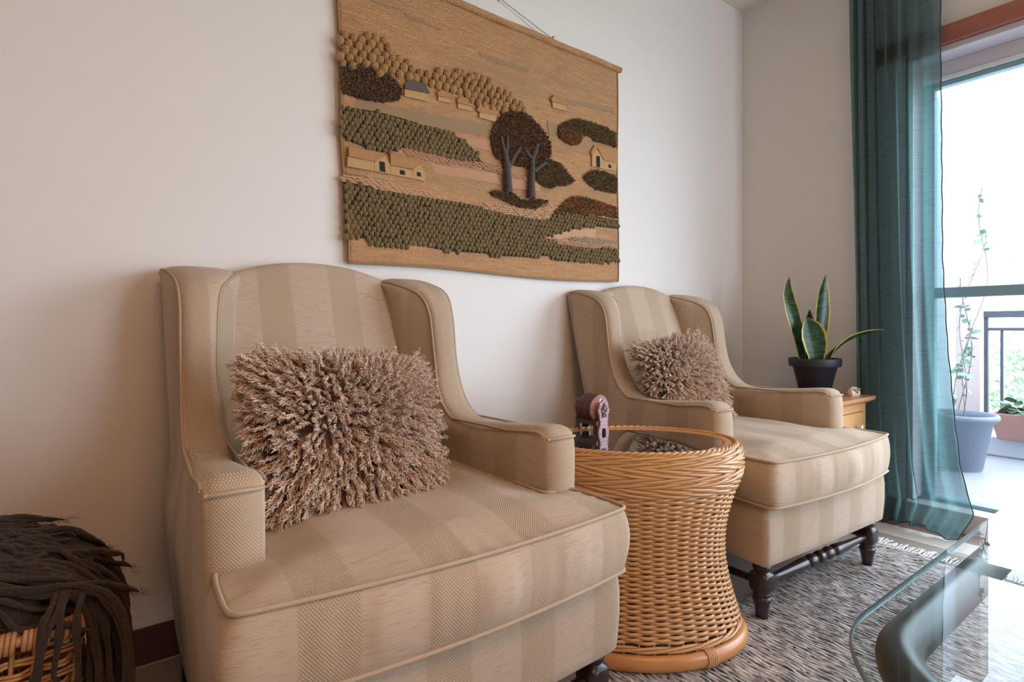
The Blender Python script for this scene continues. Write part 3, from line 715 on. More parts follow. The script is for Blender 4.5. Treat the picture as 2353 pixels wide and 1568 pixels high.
# base ring
cr = []
for a_ in np.linspace(0, 2*PI, 16, endpoint=False): cr.append(ell(.278+.020*math.cos(a_), aa, .020+.020*math.sin(a_)+0*aa))
build('base_ring', Acc().add(np.array(cr).reshape(-1, 3), grid_faces(16, n_, True, True)), CANE2, tb, fixn=True)
for a0 in (math.radians(-97)-ROT, math.radians(12)-ROT-.05, math.radians(150)):
    for k in range(5):
        ac = a0 + (k-2)*.022; b_ = np.linspace(0, 2*PI, 14, endpoint=False)
        c0 = np.array([ell(.278+.0215*math.cos(q), np.array([ac]), np.array([.020+.0215*math.sin(q)]))[0] for q in b_])
        c0[:, 2] = np.maximum(c0[:, 2], .0015); build('binding', tube_acc(c0, .0032, 5, closed=True), CANE, tb)
tb.scale = (1, 1, 1.035)
ZG = .012+.5095*1.035+.0003
# carved coaster holder and coasters
RW = M('carved_rosewood'); f_ = RW.noise(RW.coord((10, 60, 60)), 1.5, 4); RW.set(Base_Color=RW.ramp(f_, [(.3, (.055, .014, .012)), (.7, (.13, .040, .032))]), Roughness=.3); RW = RW.m
PW = plain('pink_mauve_wood', (.46, .30, .32), .35, .15, 60); DW = plain('carving_shadow_wood', (.06, .018, .02), .6); CO = wood('coaster_face', (.36, .15, .12), (.52, .27, .22), 0, .25, 2)
HC = (1.196, -.482)
hd = thing('coaster_holder', 'carved dark wood coaster holder with openwork end plates on the wicker table', 'coaster holder', (*HC, ZG))
def plate_outline():
    P = []
    n = 96
    for a_ in np.linspace(0, 2*PI, n, endpoint=False):
        P.append((.0215*math.cos(a_)*(1+.055*math.cos(8*a_)), .066+.031*math.sin(a_)*(1+.05*math.cos(8*a_))))
    top = [p for p in P if p[1] > .046]; top.sort(key=lambda p: -math.atan2(p[1]-.066, p[0]) if math.atan2(p[1]-.066, p[0]) > -PI/2 else 0)
    ang = [(math.atan2(p[1]-.066, p[0]), p) for p in top]; ang = [((a_ if a_ > -2.4 and a_ > -PI/2 else a_+2*PI) , p) for a_, p in ang]; ang.sort()
    up = [p for _, p in ang]                              # right side round over the top to the left side
    low = [(-.0165, .040), (-.0150, .030), (-.0165, .022), (-.020, .012), (-.0215, 0), (-.0085, 0), (-.0078, .010), (-.004, .014), (.004, .014), (.0078, .010), (.0085, 0), (.0215, 0), (.020, .012), (.0165, .022), (.0150, .030), (.0165, .040)]
    return up + low
po = plate_outline()
for s_, yy in ((-1, -.047), (1, .047)):
    pl = build('end_plate', prism_xz(Acc(), po, yy-.0035, yy+.0035), PW if s_ < 0 else RW, hd, smooth=False, fixn=True)
    yf = yy-.0040
    a = Acc()                                            # dark recessed heart field behind the carving
    fld = [(.0125*math.sin(t)*(1+.10*math.cos(5*t)), .066+.0215*math.cos(t)*(1+.08*math.cos(5*t))) for t in np.linspace(0, 2*PI, 48, endpoint=False)]
    prism_xz(a, fld, yf-.0002, yf+.001); build('recess', a, DW, pl, smooth=False, fixn=True)
    a = Acc()
    for (cx_, cz_, R_) in ((.003, .074, .0075), (-.0055, .064, .004), (.0065, .058, .004)):
        for k in range(9):
            t = k*2*PI/9; x1_, z1_ = cx_+R_*math.cos(t), cz_+R_*math.sin(t)
            a.add(*tubes([(cx_+.15*(x1_-cx_), yf-.001, cz_+.15*(z1_-cz_)), (cx_+.6*(x1_-cx_), yf-.002, cz_+.6*(z1_-cz_)), (x1_, yf-.001, z1_)], [.0003, .0012, .0004], 5))
        a.add(*tubes([(cx_, yf-.001, cz_), (cx_*.3-.002, yf-.0015, .055), (-.002, yf-.001, .046)], .0007, 5))
    build('flower_carving', a, PW, pl)
    for k in range(20):
        if k < 14: t = PI*(-.28+1.56*k/13); px_, pz_ = .0182*math.cos(t), .066+.0268*math.sin(t)
        else: q = k-14; px_, pz_ = (-1 if q % 2 else 1)*(.0125+.0015*(q//2 == 2)+.001*(q//2)), .034-.0095*(q//2)
        build('inlay_dot', tube_acc([(px_, yf-.0006, pz_), (px_, yf+.001, pz_)], .0011, 8), DW, pl)
for xx in (-.021, .021): build('side_rail', box(Acc(), xx-.004, xx+.004, -.045, .045, .022, .036), RW, hd, smooth=False)
build('tray', box(Acc(), -.019, .019, -.045, .045, .022, .0262), RW, hd, smooth=False)
for yy in (-.034, .034):
    for xx in (-.019, .019): build('foot', box(Acc(), xx-.004, xx+.004, yy-.006, yy+.006, 0, .022), RW, hd, smooth=False)
for k in range(6):
    R_ = .043; yy = -.028+.0090*k; cs = link('coaster', None, None, (HC[0], HC[1]+yy, ZG+.0270+R_))
    cs.rotation_euler = (math.radians(3), 0, rng.uniform(-.03, .03))
    tag(cs, 'round reddish wood coaster standing in the carved holder, ' + ['nearest its pale end plate', 'second from its pale end plate', 'third from its pale end plate', 'fourth from its pale end plate', 'fifth from its pale end plate', 'farthest from its pale end plate'][k], 'coaster', 'wood coasters in the carved holder')
    a = Acc(); lathe(a, [(.0, -.004), (.039, -.004), (R_, -.003), (R_, .003), (.039, .004), (0, .004)], 40, caps=False)
    d = build('disc', a, RW, cs); d.rotation_euler = (PI/2, 0, 0)
    d2 = build('face', lathe(Acc(), [(.0, .0041), (.0385, .0041), (.0385, .0037)], 40, caps=False), CO, cs); d2.rotation_euler = (PI/2, 0, 0)

# ================================================================== NIGHTSTAND, PLANT, PURSE
PINE = wood('honey_pine', (.52, .25, .085), (.66, .35, .14), 0, .35, .6); PINE2 = wood('red_pine_top', (.45, .19, .08), (.56, .27, .12), 0, .3, .6)
NX0, NX1, NY0, NY1, NZ = 2.345, 2.730, -.700, -.335, .555
ns = thing('nightstand', 'honey pine bedside cabinet with one drawer behind the second armchair', 'nightstand', ((NX0+NX1)/2, (NY0+NY1)/2, 0))
hx, hy = (NX1-NX0)/2, (NY1-NY0)/2
a = Acc(); rows = []
for z_, i_ in ((NZ-.034, .030), (NZ-.030, .022), (NZ-.020, .006), (NZ-.016, .0), (NZ, .0)):
    rows.append([(sx_*(hx-i_), sy_*(hy-i_), z_) for sx_, sy_ in ((-1, -1), (1, -1), (1, 1), (-1, 1))])
bevel(build('cabinet_top', a.add(np.array(rows).reshape(-1, 3), grid_faces(5, 4, False, True), (3, 2, 1, 0), (16, 17, 18, 19)), PINE2, ns, smooth=False), .0015, 2)
bx, by = hx-.030, hy-.030
a = Acc(); box(a, -bx, bx, -by+.02, by, .13, NZ-.034); box(a, -bx, -bx+.028, -by, -by+.02, .13, NZ-.034); box(a, bx-.028, bx, -by, -by+.02, .13, NZ-.034); box(a, -bx+.028, bx-.028, -by, -by+.02, NZ-.066, NZ-.034); box(a, -bx+.028, bx-.028, -by, -by+.02, .13, .16)
build('body', a, PINE, ns, smooth=False)
dr = bevel(build('drawer', box(Acc(), -bx+.031, bx-.031, -by-.003, -by+.016, NZ-.185, NZ-.069), PINE, ns, smooth=False), .004, 2)
kp = lathe(Acc(), [(.004, 0), (.005, .010), (.011, .018), (.013, .023), (.011, .028), (.0, .029)], 24, caps=False)
knm = M('pale_metal_knob'); knm.set(Base_Color=(.75, .74, .72), Roughness=.25, Metallic=.8)
kn = build('knob', kp, knm.m, dr); kn.location = (.0+.055, -by-.003, NZ-.128); kn.rotation_euler = (PI/2, 0, 0)
bevel(build('door', box(Acc(), -bx+.031, bx-.031, -by-.003, -by+.016, .163, NZ-.19), PINE, ns, smooth=False), .004, 2)
for sx_ in (-1, 1):
    for sy_ in (-1, 1): build('leg', box(Acc(), sx_*(bx-.018)-.018, sx_*(bx-.018)+.018, sy_*(by-.018)-.018, sy_*(by-.018)+.018, 0, .13), PINE, ns, smooth=False)
PX, PY = 2.655, -.475
POT = plain('matt_blue_black_plastic', (.028, .030, .045), .5, .1, 20)
sn = thing('snake_plant', 'snake plant with yellow edged leaves in a matt dark pot on the nightstand', 'plant', (PX, PY, NZ))
build('saucer', lathe(Acc(), [(.055, 0), (.075, .002), (.083, .010), (.081, .011), (.072, .005), (.02, .004)], 40), POT, sn)
build('pot', lathe(Acc(), [(.062, .005), (.066, .007), (.092, .118), (.106, .120), (.1085, .123), (.1105, .152), (.109, .157), (.104, .157), (.101, .150), (.095, .12)], 56), POT, sn)
build('soil', lathe(Acc(), [(.01, .140), (.099, .138)], 32), plain('potting_soil', (.05, .03, .022), .95, .4, 90, .8), sn)
def snake_mat():
    m = M('snake_plant_leaf'); at = m.n('ShaderNodeAttribute', attribute_name='leafuv'); sp_ = m.n('ShaderNodeSeparateColor'); m.put(sp_.inputs[0], at.outputs[0])
    wv = m.noise(m.coord((26, 26, 90)), 1, 3, .6); g = m.mix(m.ramp(wv, [(.42, (0, 0, 0)), (.60, (1, 1, 1))]), (.010, .045, .022), (.035, .11, .045))
    c = m.mix(m.ramp(m.math('ADD', sp_.outputs[0], m.math('MULTIPLY', m.math('SUBTRACT', wv, .5), .12)), [(.80, (0, 0, 0)), (.84, (1, 1, 1))]), g, (.56, .50, .12))
    m.set(Base_Color=c, Roughness=.32); return m.m
SNK = snake_mat()
def snake_leaf(path, width, face, twist=0.0, cup=.25):
    """path: control points; width profile; face: direction the blade faces"""
    P = resample(chaikin(path, 3), 34); N = len(P); t = np.linspace(0, 1, N)
    T = np.gradient(P, axis=0); T /= np.linalg.norm(T, axis=1)[:, None]
    f = np.array(face, float); A = np.cross(T, f); A /= np.linalg.norm(A, axis=1)[:, None]; B = np.cross(A, T)
    tw = twist*t; A2 = A*np.cos(tw)[:, None] + B*np.sin(tw)[:, None]; B2 = np.cross(A2, T)
    w = 1.28*width*np.interp(t, [0, .1, .35, .6, .8, .93, 1], [.52, .62, .92, 1, .78, .35, .02])
    us = np.linspace(-1, 1, 13); V = []; C = []
    for side in (1, -1):
        R = np.stack([P + A2*(w*uu_)[:, None] + B2*((uu_*uu_*cup*w) + side*.0013*(1-uu_**4))[:, None] for uu_ in us], 1); V.append(R); C.append(np.broadcast_to(np.abs(us)[None], (N, 13)))
    a = Acc().add(V[0].reshape(-1, 3), grid_faces(N, 13)).add(V[1].reshape(-1, 3), grid_faces(N, 13)[:, ::-1])
    me = a.mesh('leaf'); at = me.color_attributes.new('leafuv', 'FLOAT_COLOR', 'POINT'); c = np.ones((2*N*13, 4)); c[:, 0] = np.concatenate([q.ravel() for q in C]); at.data.foreach_set('color', c.ravel().astype(np.float32))
    me.materials.append(SNK); return link('leaf', me, sn)
vx, vy = .8, -.6                     # sideways direction of the room diagonal the leaves fan along
def LP(s, d, z): return (vx*s + .6*d, vy*s + .8*d, z)
FC = (-.6, -.8, .1)
snake_leaf([LP(-.060, .0, .135), LP(-.066, 0, .21), LP(-.082, 0, .29), LP(-.112, .0, .40), LP(-.122, .01, .47), LP(-.112, .012, .535)], .024, FC, .35)
snake_leaf([LP(-.010, -.03, .135), LP(-.014, -.035, .20), LP(-.030, -.04, .27), LP(-.062, -.045, .345)], .042, (-.75, -.65, .15), .15, .35)
snake_leaf([LP(.012, .0, .135), LP(.022, 0, .24), LP(.032, 0, .35), LP(.036, 0, .45), LP(.050, 0, .545)], .030, FC, -.25)
snake_leaf([LP(.030, .03, .135), LP(.042, .03, .20), LP(.045, .035, .28), LP(.038, .04, .35)], .027, FC, .2)
snake_leaf([LP(-.030, .035, .135), LP(-.02, .035, .22), LP(-.004, .04, .30), LP(-.002, .04, .385)], .018, FC, .3)
snake_leaf([LP(.034, -.02, .135), LP(.065, -.03, .18), LP(.105, -.075, .240), LP(.148, -.125, .270), LP(.198, -.185, .290)], .020, (-.2, -.3, 1), .5, .5)
pu = thing('trinket_purse', 'tiny cream purse shaped trinket box on the nightstand corner', 'trinket box', (2.642, -.645, NZ), math.radians(-12))
CR = plain('cream_enamel', (.72, .62, .50), .3, .06, 40); GD = plain('dull_brass', (.42, .28, .12), .35, .1, 40, metal=.7)
a = Acc(); lathe_rows = []
for z_, hw_, hd_ in ((0, .026, .012), (.003, .030, .015), (.016, .030, .0155), (.028, .027, .012), (.035, .021, .007), (.038, .014, .003)):
    lathe_rows.append([(hw_*np.sign(math.cos(t))*abs(math.cos(t))**.45, hd_*np.sign(math.sin(t))*abs(math.sin(t))**.45, z_) for t in np.linspace(0, 2*PI, 24, endpoint=False)])
build('body', a.add(np.array(lathe_rows).reshape(-1, 3), grid_faces(6, 24, False, True), np.arange(24)[::-1], np.arange(24)+120), CR, pu)
build('flap', prism_xz(Acc(), [(-.024, .033), (.024, .033), (.014, .022), (.004, .016), (0, .013), (-.004, .016), (-.014, .022)], -.0175, -.0145), GD, pu, smooth=False, fixn=True)
build('clasp', tube_acc([(0, -.0195, .015), (0, -.016, .015)], .003, 10), GD, pu)
build('handle', tube_acc([(-.014*math.cos(t), 0, .036+.007*math.sin(t)) for t in np.linspace(0, PI, 12)], .0012, 6), GD, pu)

# ================================================================== GLASS COFFEE TABLE
GH = .42
cf = thing('coffee_table', 'glass coffee table with rounded corner on a dark curved frame', 'coffee table', (1.55, -1.80, .012))
def rrect(x0, x1, y0, y1, r, n=14):
    P = []
    for cx_, cy_, a0 in ((x1-r, y1-r, 0), (x0+r, y1-r, PI/2), (x0+r, y0+r, PI), (x1-r, y0+r, 1.5*PI)):
        for t in np.linspace(0, PI/2, n): P.append((cx_+r*math.cos(a0+t), cy_+r*math.sin(a0+t)))
    return np.array(P)
ox, oy = 1.55, -1.80
O = rrect(.665-ox, 2.25-ox, -2.35-oy, -1.322-oy, .27, 24); nO = len(O); rows = []
c_ = O.mean(0); 
for z_, i_ in ((GH-.0125, .004), (GH-.010, .0012), (GH-.006, 0), (GH-.002, .0012), (GH, .004)):
    d = c_-O; d /= np.linalg.norm(d, axis=1)[:, None]; rows.append(np.c_[O + d*i_, np.full(nO, z_-.012)])
tg = M('table_glass'); gls = tg.n('ShaderNodeBsdfGlossy'); gls.inputs['Roughness'].default_value = .0; tpn = tg.n('ShaderNodeBsdfTransparent'); tpn.inputs[0].default_value = (.87, .93, .92, 1)
frn = tg.n('ShaderNodeFresnel'); sym_ior(tg, frn, 1.38); mxn = tg.n('ShaderNodeMixShader'); tg.put(mxn.inputs[0], frn); tg.put(mxn.inputs[1], tpn); tg.put(mxn.inputs[2], gls); tg.put(tg.out.inputs[0], mxn.outputs[0])
ge = M('green_glass_edge'); ge.set(Base_Color=(.10, .19, .21), Roughness=.08); ge.b.inputs['Alpha'].default_value = .9
gt = build('glass_top', Acc().add(np.array(rows)[4], np.arange(nO)), tg.m, cf, smooth=False)
build('glass_edge', Acc().add(np.array(rows).reshape(-1, 3), grid_faces(5, nO, False, True)), ge.m, cf)
FRM = M('dark_brown_frame'); FRM.set(Base_Color=(.050, .038, .032), Roughness=.38); FRM.b.inputs['Coat Weight'].default_value = .0; FRM = FRM.m
fo = rrect(.795-ox, 2.17-ox, -2.30-oy, -1.366-oy, .18, 20)
build('top_frame', tube_acc(np.c_[fo, np.full(len(fo), GH-.012-.042)], .030, 18, closed=True), FRM, cf)
fo2 = rrect(.90-ox, 2.05-ox, -2.15-oy, -1.49-oy, .2, 16)
build('floor_frame', tube_acc(np.c_[fo2, np.full(len(fo2), .028)], .026, 16, closed=True), FRM, cf)
for sx_ in (-1, 1):
    for sy_ in (-1, 1):
        cx_, cy_ = (.83-ox if sx_ < 0 else 2.085-ox), (-1.505-oy if sy_ > 0 else -2.175-oy)
        p = [(cx_, cy_, GH-.06), (cx_-sx_*.012, cy_-sy_*.01, .30), (cx_-sx_*.03, cy_-sy_*.025, .17), (cx_-sx_*.075, cy_-sy_*.07, .045)]
        build('leg', tube_acc(chaikin(p, 2), .026, 16), FRM, cf)

# ================================================================== BASKET AND THROW
BK = cane_mat('brown_willow', (.42, .21, .085), (.58, .33, .15)); 
BX0, BX1, BY0, BY1, BZ = -.52, -.022, -.548, -.20, .385
bk = thing('wicker_basket', 'open weave wicker basket holding the dark brown wool throw', 'basket', ((BX0+BX1)/2, (BY0+BY1)/2, 0))
hx, hy = (BX1-BX0)/2, (BY1-BY0)/2
def bpath(z, off=0.0, n=None):
    P = rrect(-hx*(.86+.14*z/BZ)-off, hx*(.86+.14*z/BZ)+off, -hy*(.86+.14*z/BZ)-off, hy*(.86+.14*z/BZ)+off, .035+off, 6); return resample(P, n or 240, True)
per = 2*(2*hx+2*hy); nst = 56
for i in range(nst):
    k = i*240//nst
    build('cane_stake', tube_acc([(*bpath(z)[k], z) for z in np.linspace(0.01, BZ-.01, 8)], .0034, 6), BK, bk)
rowsn = 19
s_i = np.arange(240)
for r_ in range(rowsn):
    z = .02 + r_*(BZ-.055)/rowsn; wv = np.cos(PI*s_i/(240/nst) + PI*(r_ % 2))
    P0 = bpath(z); c_ = P0/np.linalg.norm(P0, axis=1)[:, None]
    for q in range(2):
        P = P0 + c_*(wv*.0058)[:, None]; zz = z + q*.0062 + .0018*np.sin(s_i*.21+r_*1.7) + .0008*np.sin(s_i*.9+q)
        build('cane_strand', tube_acc(np.c_[P, zz], .0030, 6, closed=True), BK, bk)
rp = bpath(BZ-.014, .001, 240)
build('rim_core', tube_acc(np.c_[rp, np.full(240, BZ-.014)], .0085, 8, closed=True), BK, bk)
for i in range(205):
    t = i/205; k = int(t*240); p = rp[k]; tn = rp[(k+1) % 240]-rp[k-1]; tn /= np.linalg.norm(tn); nn = np.array([tn[1], -tn[0]])
    ring = [(p[0]+nn[0]*.0105*math.cos(q)+tn[0]*.0016*math.sin(q), p[1]+nn[1]*.0105*math.cos(q)+tn[1]*.0016*math.sin(q), BZ-.014+.0145*math.sin(q)) for q in np.linspace(0, 2*PI, 12, endpoint=False)]
    build('rim_binding', tube_acc(ring, .0040, 5, closed=True), BK, bk)
build('basket_floor', box(Acc(), -hx*.84, hx*.84, -hy*.84, hy*.84, .004, .012), BK, bk, smooth=False)
WL = M('dark_brown_wool'); f_ = WL.noise(WL.coord((60, 60, 60)), 4, 5, .7); WL.set(Base_Color=WL.ramp(f_, [(.3, (.016, .008, .0055)), (.7, (.078, .043, .030))]), Roughness=.9); WL.b.inputs['Sheen Weight'].default_value = .15; WL.bump(f_, 1.0, .006); WL = WL.m
tw = thing('wool_throw', 'dark brown thick rope wool throw heaped over the wicker basket', 'throw', (-.20, -.37, .36))
def heap(x, y):
    d = ((x+.02)/.27)**2 + ((y+.01)/.175)**2
    return .015 + .115*np.sqrt(np.clip(1-d, 0, 1))
gx, gy = np.meshgrid(np.linspace(-.29, .19, 26), np.linspace(-.165, .155, 22), indexing='ij')
core = build('core', Acc().add(np.stack([gx, gy, heap(gx, gy)-.012], -1).reshape(-1, 3), grid_faces(26, 22)), WL, tw)
def lock(P, r=.0052, fuzz=True):
    P = resample(chaikin(P, 2), 26); t = np.linspace(0, 1, 26)
    P = P + .0022*np.stack([np.sin(t*17+P[0, 0]*90), np.cos(t*14+P[0, 1]*70), np.sin(t*21)], -1)
    rr = r*(1+.14*np.sin(t*23+P[0, 2]*400)+.12*np.sin(t*51+P[0, 0]*300))*np.interp(t, [0, .06, .8, .93, 1], [.45, 1, 1, .7, .22])
    o = build('wool_rope', tube_acc(P, rr, 9), WL, tw)
    if fuzz:
        K_ = 26; idx = np.r_[rng.integers(2, 25, 18), np.full(8, 25)]; s0 = P[idx] + rng.normal(0, .002, (K_, 3)); dn = rng.normal(0, 1, (K_, 3)); dn /= np.linalg.norm(dn, axis=1)[:, None]
        dn[18:] = dn[18:]*.5 + (P[25]-P[22])/np.linalg.norm(P[25]-P[22]); tt = np.linspace(0, 1, 5)
        L_ = np.r_[np.full(18, .008), rng.uniform(.01, .022, 8)]
        Q = s0[:, None] + dn[:, None]*(L_[:, None]*tt)[..., None] + .002*np.sin(tt*5+rng.uniform(0, 6, (K_, 1)))[..., None]
        tag(build('fuzz', tube_acc(Q, .00032*(1-.6*tt)[None], 3, caps=False), WL, o), kind='stuff')
    return o
# ropes lying over the heap, running to the right and fanning
for k in range(92):
    y0 = rng.uniform(-.16, .10); x0 = rng.uniform(-.30, .02); lay = .002 + .013*rng.random(); dy = rng.uniform(-.10, .16); ln = rng.uniform(.10, .26)
    xs = np.linspace(x0, min(x0+ln, .20), 8); wob = rng.uniform(-.035, .035); ys = y0 + dy*(xs-x0)/ln*.8 + wob*np.sin((xs-x0)*18)
    P = [(x_, y_, float(heap(x_, y_))+lay+.004*math.sin(9*i+k)) for i, (x_, y_) in enumerate(zip(xs, ys))]
    if xs[-1] > .165: P[-1] = (P[-1][0]+.012, P[-1][1], P[-1][2]-.03)
    lock(P, rng.uniform(.0038, .0052))
# loose bunch at the top
for k in range(16):
    x0 = rng.uniform(-.05, .06); y0 = rng.uniform(.0, .10); h = float(heap(x0, y0))
    lock([(x0-.10, y0-.03, h-.01), (x0-.04, y0, h+.014), (x0+.03, y0+.02, h+.018+.008*rng.random()), (x0+.09, y0+.03, h-.002)], .005)
# ropes spilling over the right hand corner
for k in range(46):
    y0 = rng.uniform(-.155, .06); out = rng.uniform(-.01, .045); dep = rng.uniform(.10, .33); st_ = rng.uniform(.05, .12)
    fy = -.02*rng.random()+(y0*.12)
    P = [(st_-.07, y0+.02, float(heap(st_-.07, y0+.02))+.006), (st_, y0, float(heap(st_, y0))+.012), (.175+out*.5, y0+fy*.5, .075-.02*rng.random()), (.195+out, y0+fy, .02-.03*rng.random()), (.200+out*1.05, y0+fy*1.5, -.06-.3*dep), (.185+out*.9+rng.uniform(-.02, .02), y0+fy*2, .01-dep)]
    lock(P, rng.uniform(.0040, .0054))
for k in range(26):
    x0 = rng.uniform(-.14, .13); y0 = rng.uniform(-.13, .04); a_ = rng.uniform(-1.4, 1.4); L_ = rng.uniform(.05, .10); h_ = lambda x_, y_: float(heap(x_, y_))
    q = [(x0+L_*s_*math.cos(a_)+.02*math.sin(4*s_), y0+L_*.6*s_*math.sin(a_)) for s_ in (-1, -.5, 0, .5, 1)]
    lock([(x_, y_, h_(x_, y_)+.013+.006*math.cos(i*2+k)) for i, (x_, y_) in enumerate(q)], rng.uniform(.004, .0056))
# ropes sticking out to the right
for k in range(9):
    z_ = .075-.013*k+rng.uniform(-.006, .006); y0 = rng.uniform(-.14, .0)
    lock([(.07, y0, .085-.004*k), (.15, y0-.005, z_+.012), (.205+.03*rng.random(), y0-.01, z_), (.235+.022*rng.random(), y0-.012, z_-.020-.01*rng.random())], .0055)
# ropes hanging down in front of the basket
for (x_, ln, sx_) in ((.130, .10, -.01), (.140, .14, -.055), (.148, .09, .0), (.170, .20, .012)):
    lock([(x_-.06, -.06, float(heap(x_-.06, -.06))+.006), (x_+.01, -.12, float(heap(x_+.01, -.12))+.012), (x_+.012, -.165, .062), (x_, -.198, .034), (x_-.004+sx_*.3, -.200, -.04), (x_+sx_, -.199, .02-ln)], .0050)

# ================================================================== WALL HANGING
YT = -.020
def wp(px, py):   # photograph reading -> metres on the plane of the cloth
    u_ = (px-1176.5)/1262; dx, dy, dz = .6+.8*u_, .8-.6*u_, -(py-755)/1262; t = (YT+1.672)/dy; return (dx*t, .85+dz*t)
def Z1(x, y): return wp(760+x*.42079, y*.42092)
def Z5(x, y): return wp(760+x/4.126, 60+y/4.126)
def Z6(x, y): return wp(1080+x/4.9, 200+y/4.9)
def pz(f, s_): q = [float(v) for v in s_.replace(',', ' ').split()]; return [f(q[i], q[i+1]) for i in range(0, len(q), 2)]
wh = thing('tapestry', 'woven jute wall hanging of a village landscape with knotted fields and trees', 'wall hanging', (0, 0, 0))
JUTE = M('jute_cloth'); c = JUTE.xyz()
wx = JUTE.math('SINE', JUTE.math('MULTIPLY', c[0], 2*PI/.0076)); wz = JUTE.math('SINE', JUTE.math('MULTIPLY', c[2], 2*PI/.0058))
wv = JUTE.math('ADD', JUTE.math('MULTIPLY', JUTE.math('MULTIPLY', wx, wz), .5), .5)
rown = JUTE.noise(JUTE.coord((9.0, 1, 150)), 1, 4, .7); zone = JUTE.noise(JUTE.coord((1.3, 1, 9)), 1, 2); spk = JUTE.noise(JUTE.coord((70, 70, 90)), 1, 3, .7)
cc = JUTE.mix(JUTE.ramp(rown, [(.35, (0, 0, 0)), (.65, (1, 1, 1))]), (.58, .30, .135), (.80, .46, .235))
cc = JUTE.mix(JUTE.math('MULTIPLY', JUTE.ramp(zone, [(.5, (0, 0, 0)), (.62, (1, 1, 1))]), .45), cc, (.50, .31, .16))
cc = JUTE.mix(JUTE.math('MULTIPLY', JUTE.math('SUBTRACT', 1.0, wv), .52), cc, (.34, .18, .08))
cc = JUTE.mix(JUTE.ramp(spk, [(.70, (0, 0, 0)), (.74, (1, 1, 1))]), cc, (.20, .10, .045))
JUTE.set(Base_Color=cc, Roughness=.95); JUTE.bump(wv, 1.0, .003); JUTE = JUTE.m
def yarn(name, col, var=.25, scl=(500, 60, 60)):
    m = M(name); f = m.noise(m.coord(scl), 1, 3, .7); g_ = m.noise(m.coord((30, 30, 30)), 1, 2)
    c_ = m.mix(f, tuple(k*(1-var*1.6) for k in col), tuple(min(1, k*(1+var)) for k in col)); c_ = m.mix(m.math('MULTIPLY', g_, .3), c_, tuple(k*.6 for k in col))
    m.set(Base_Color=c_, Roughness=.85); m.b.inputs['Sheen Weight'].default_value = .2; m.bump(f, .8, .0015); return m.m
Y_GOLD = yarn('golden_yarn', (.54, .31, .115)); Y_OLIVE = yarn('olive_yarn', (.27, .195, .080)); Y_PINK = yarn('pink_tan_yarn', (.50, .25, .14), .2, (60, 60, 700)); Y_WHEAT = yarn('wheat_yarn', (.60, .35, .18), .2, (60, 60, 700)); Y_GREY = yarn('grey_green_yarn', (.34, .25, .16), .2, (60, 60, 700))
Y_STRAW = yarn('straw_yarn', (.58, .34, .14), .2, (600, 60, 40)); Y_ROOF = yarn('rust_tan_yarn', (.48, .235, .095), .22, (600, 60, 40)); Y_SLATE = yarn('slate_yarn', (.12, .095, .075), .3, (600, 60, 40)); Y_TRUNK = yarn('charcoal_yarn', (.075, .062, .055), .4, (500, 60, 40)); Y_BAND = yarn('dull_olive_weft', (.36, .225, .115), .15, (30, 30, 600)); Y_BAND2 = yarn('pink_weft', (.54, .285, .155), .12, (30, 30, 600)); Y_EDGE = yarn('edge_stitch', (.40, .21, .085), .2)
Y_WRAP = plain('wrap_thread_grey', (.26, .24, .23), .8); INK = plain('dark_felt', (.018, .016, .022), .9); WHT = plain('pale_thread', (.62, .58, .54), .8)
# cloth with gentle waves, its left edge pulled in towards the bottom
ztop = 1.985; zbot = 1.052; nx, nz = 90, 70
sx_, sz_ = np.meshgrid(np.linspace(0, 1, nx), np.linspace(0, 1, nz), indexing='ij')
xl = .575 + .036*(1-sz_)**1.4 + .004*np.sin(sz_*11); xr = 1.815 + .003*np.sin(sz_*9) + .004*(1-sz_)
CX_ = xl + (xr-xl)*sx_; CZ_ = zbot + .006*(1-sz_)*np.sin(sx_*7) + (ztop-zbot)*sz_
CY_ = YT - .003*np.sin(sx_*8)*(1-sz_) - .004*smooth01((.06-sx_)/.06)*np.sin(sz_*14)
Fv = np.stack([CX_, CY_, CZ_], -1).reshape(-1, 3); Bv = Fv + [0, .004, 0]; F_ = grid_faces(nx, nz)
edge = np.r_[np.arange(nz), (np.arange(1, nx))*nz+nz-1, (nx-1)*nz+np.arange(nz-2, -1, -1), np.arange(nx-2, 0, -1)*nz]
E_ = np.stack([edge, np.roll(edge, -1), np.roll(edge, -1)+nx*nz, edge+nx*nz], -1)
cloth = build('cloth', Acc().add(np.vstack([Fv, Bv]), F_, F_[:, ::-1]+nx*nz, E_), JUTE, wh, fixn=True)
eb = Fv[edge]; build('edge_stitching', tube_acc(eb + [0, -.001, 0], .0032, 5, closed=True), Y_EDGE, cloth)
rod = build('rod_sleeve', tube_acc([(x_, YT-.004, ztop+.002+.001*math.sin(x_*20)) for x_ in np.linspace(.555, 1.832, 60)], .0125, 16), JUTE, wh)
nail_p = (1.190, -.012, 2.076); e1 = (1.43, YT-.006, ztop+.015); e0 = (.95, YT-.006, ztop+.015)
for e_ in (e0, e1):
    t = np.linspace(0, 1, 60)[:, None]; base_p = np.array(e_)*(1-t)+np.array(nail_p)*t
    for ph in (0, PI): build('hanging_cord', tube_acc(base_p + np.stack([0*t[:, 0], .0012*np.cos(t[:, 0]*150+ph), .0012*np.sin(t[:, 0]*150+ph)], -1), .0014, 5), WHT if ph else Y_EDGE, wh)
    build('cord_knot', tube_acc([(e_[0]-.004, e_[1]-.010, e_[2]-.004), (e_[0]+.003, e_[1]-.010, e_[2]+.002)], [.003, .004], 8), Y_EDGE, wh)
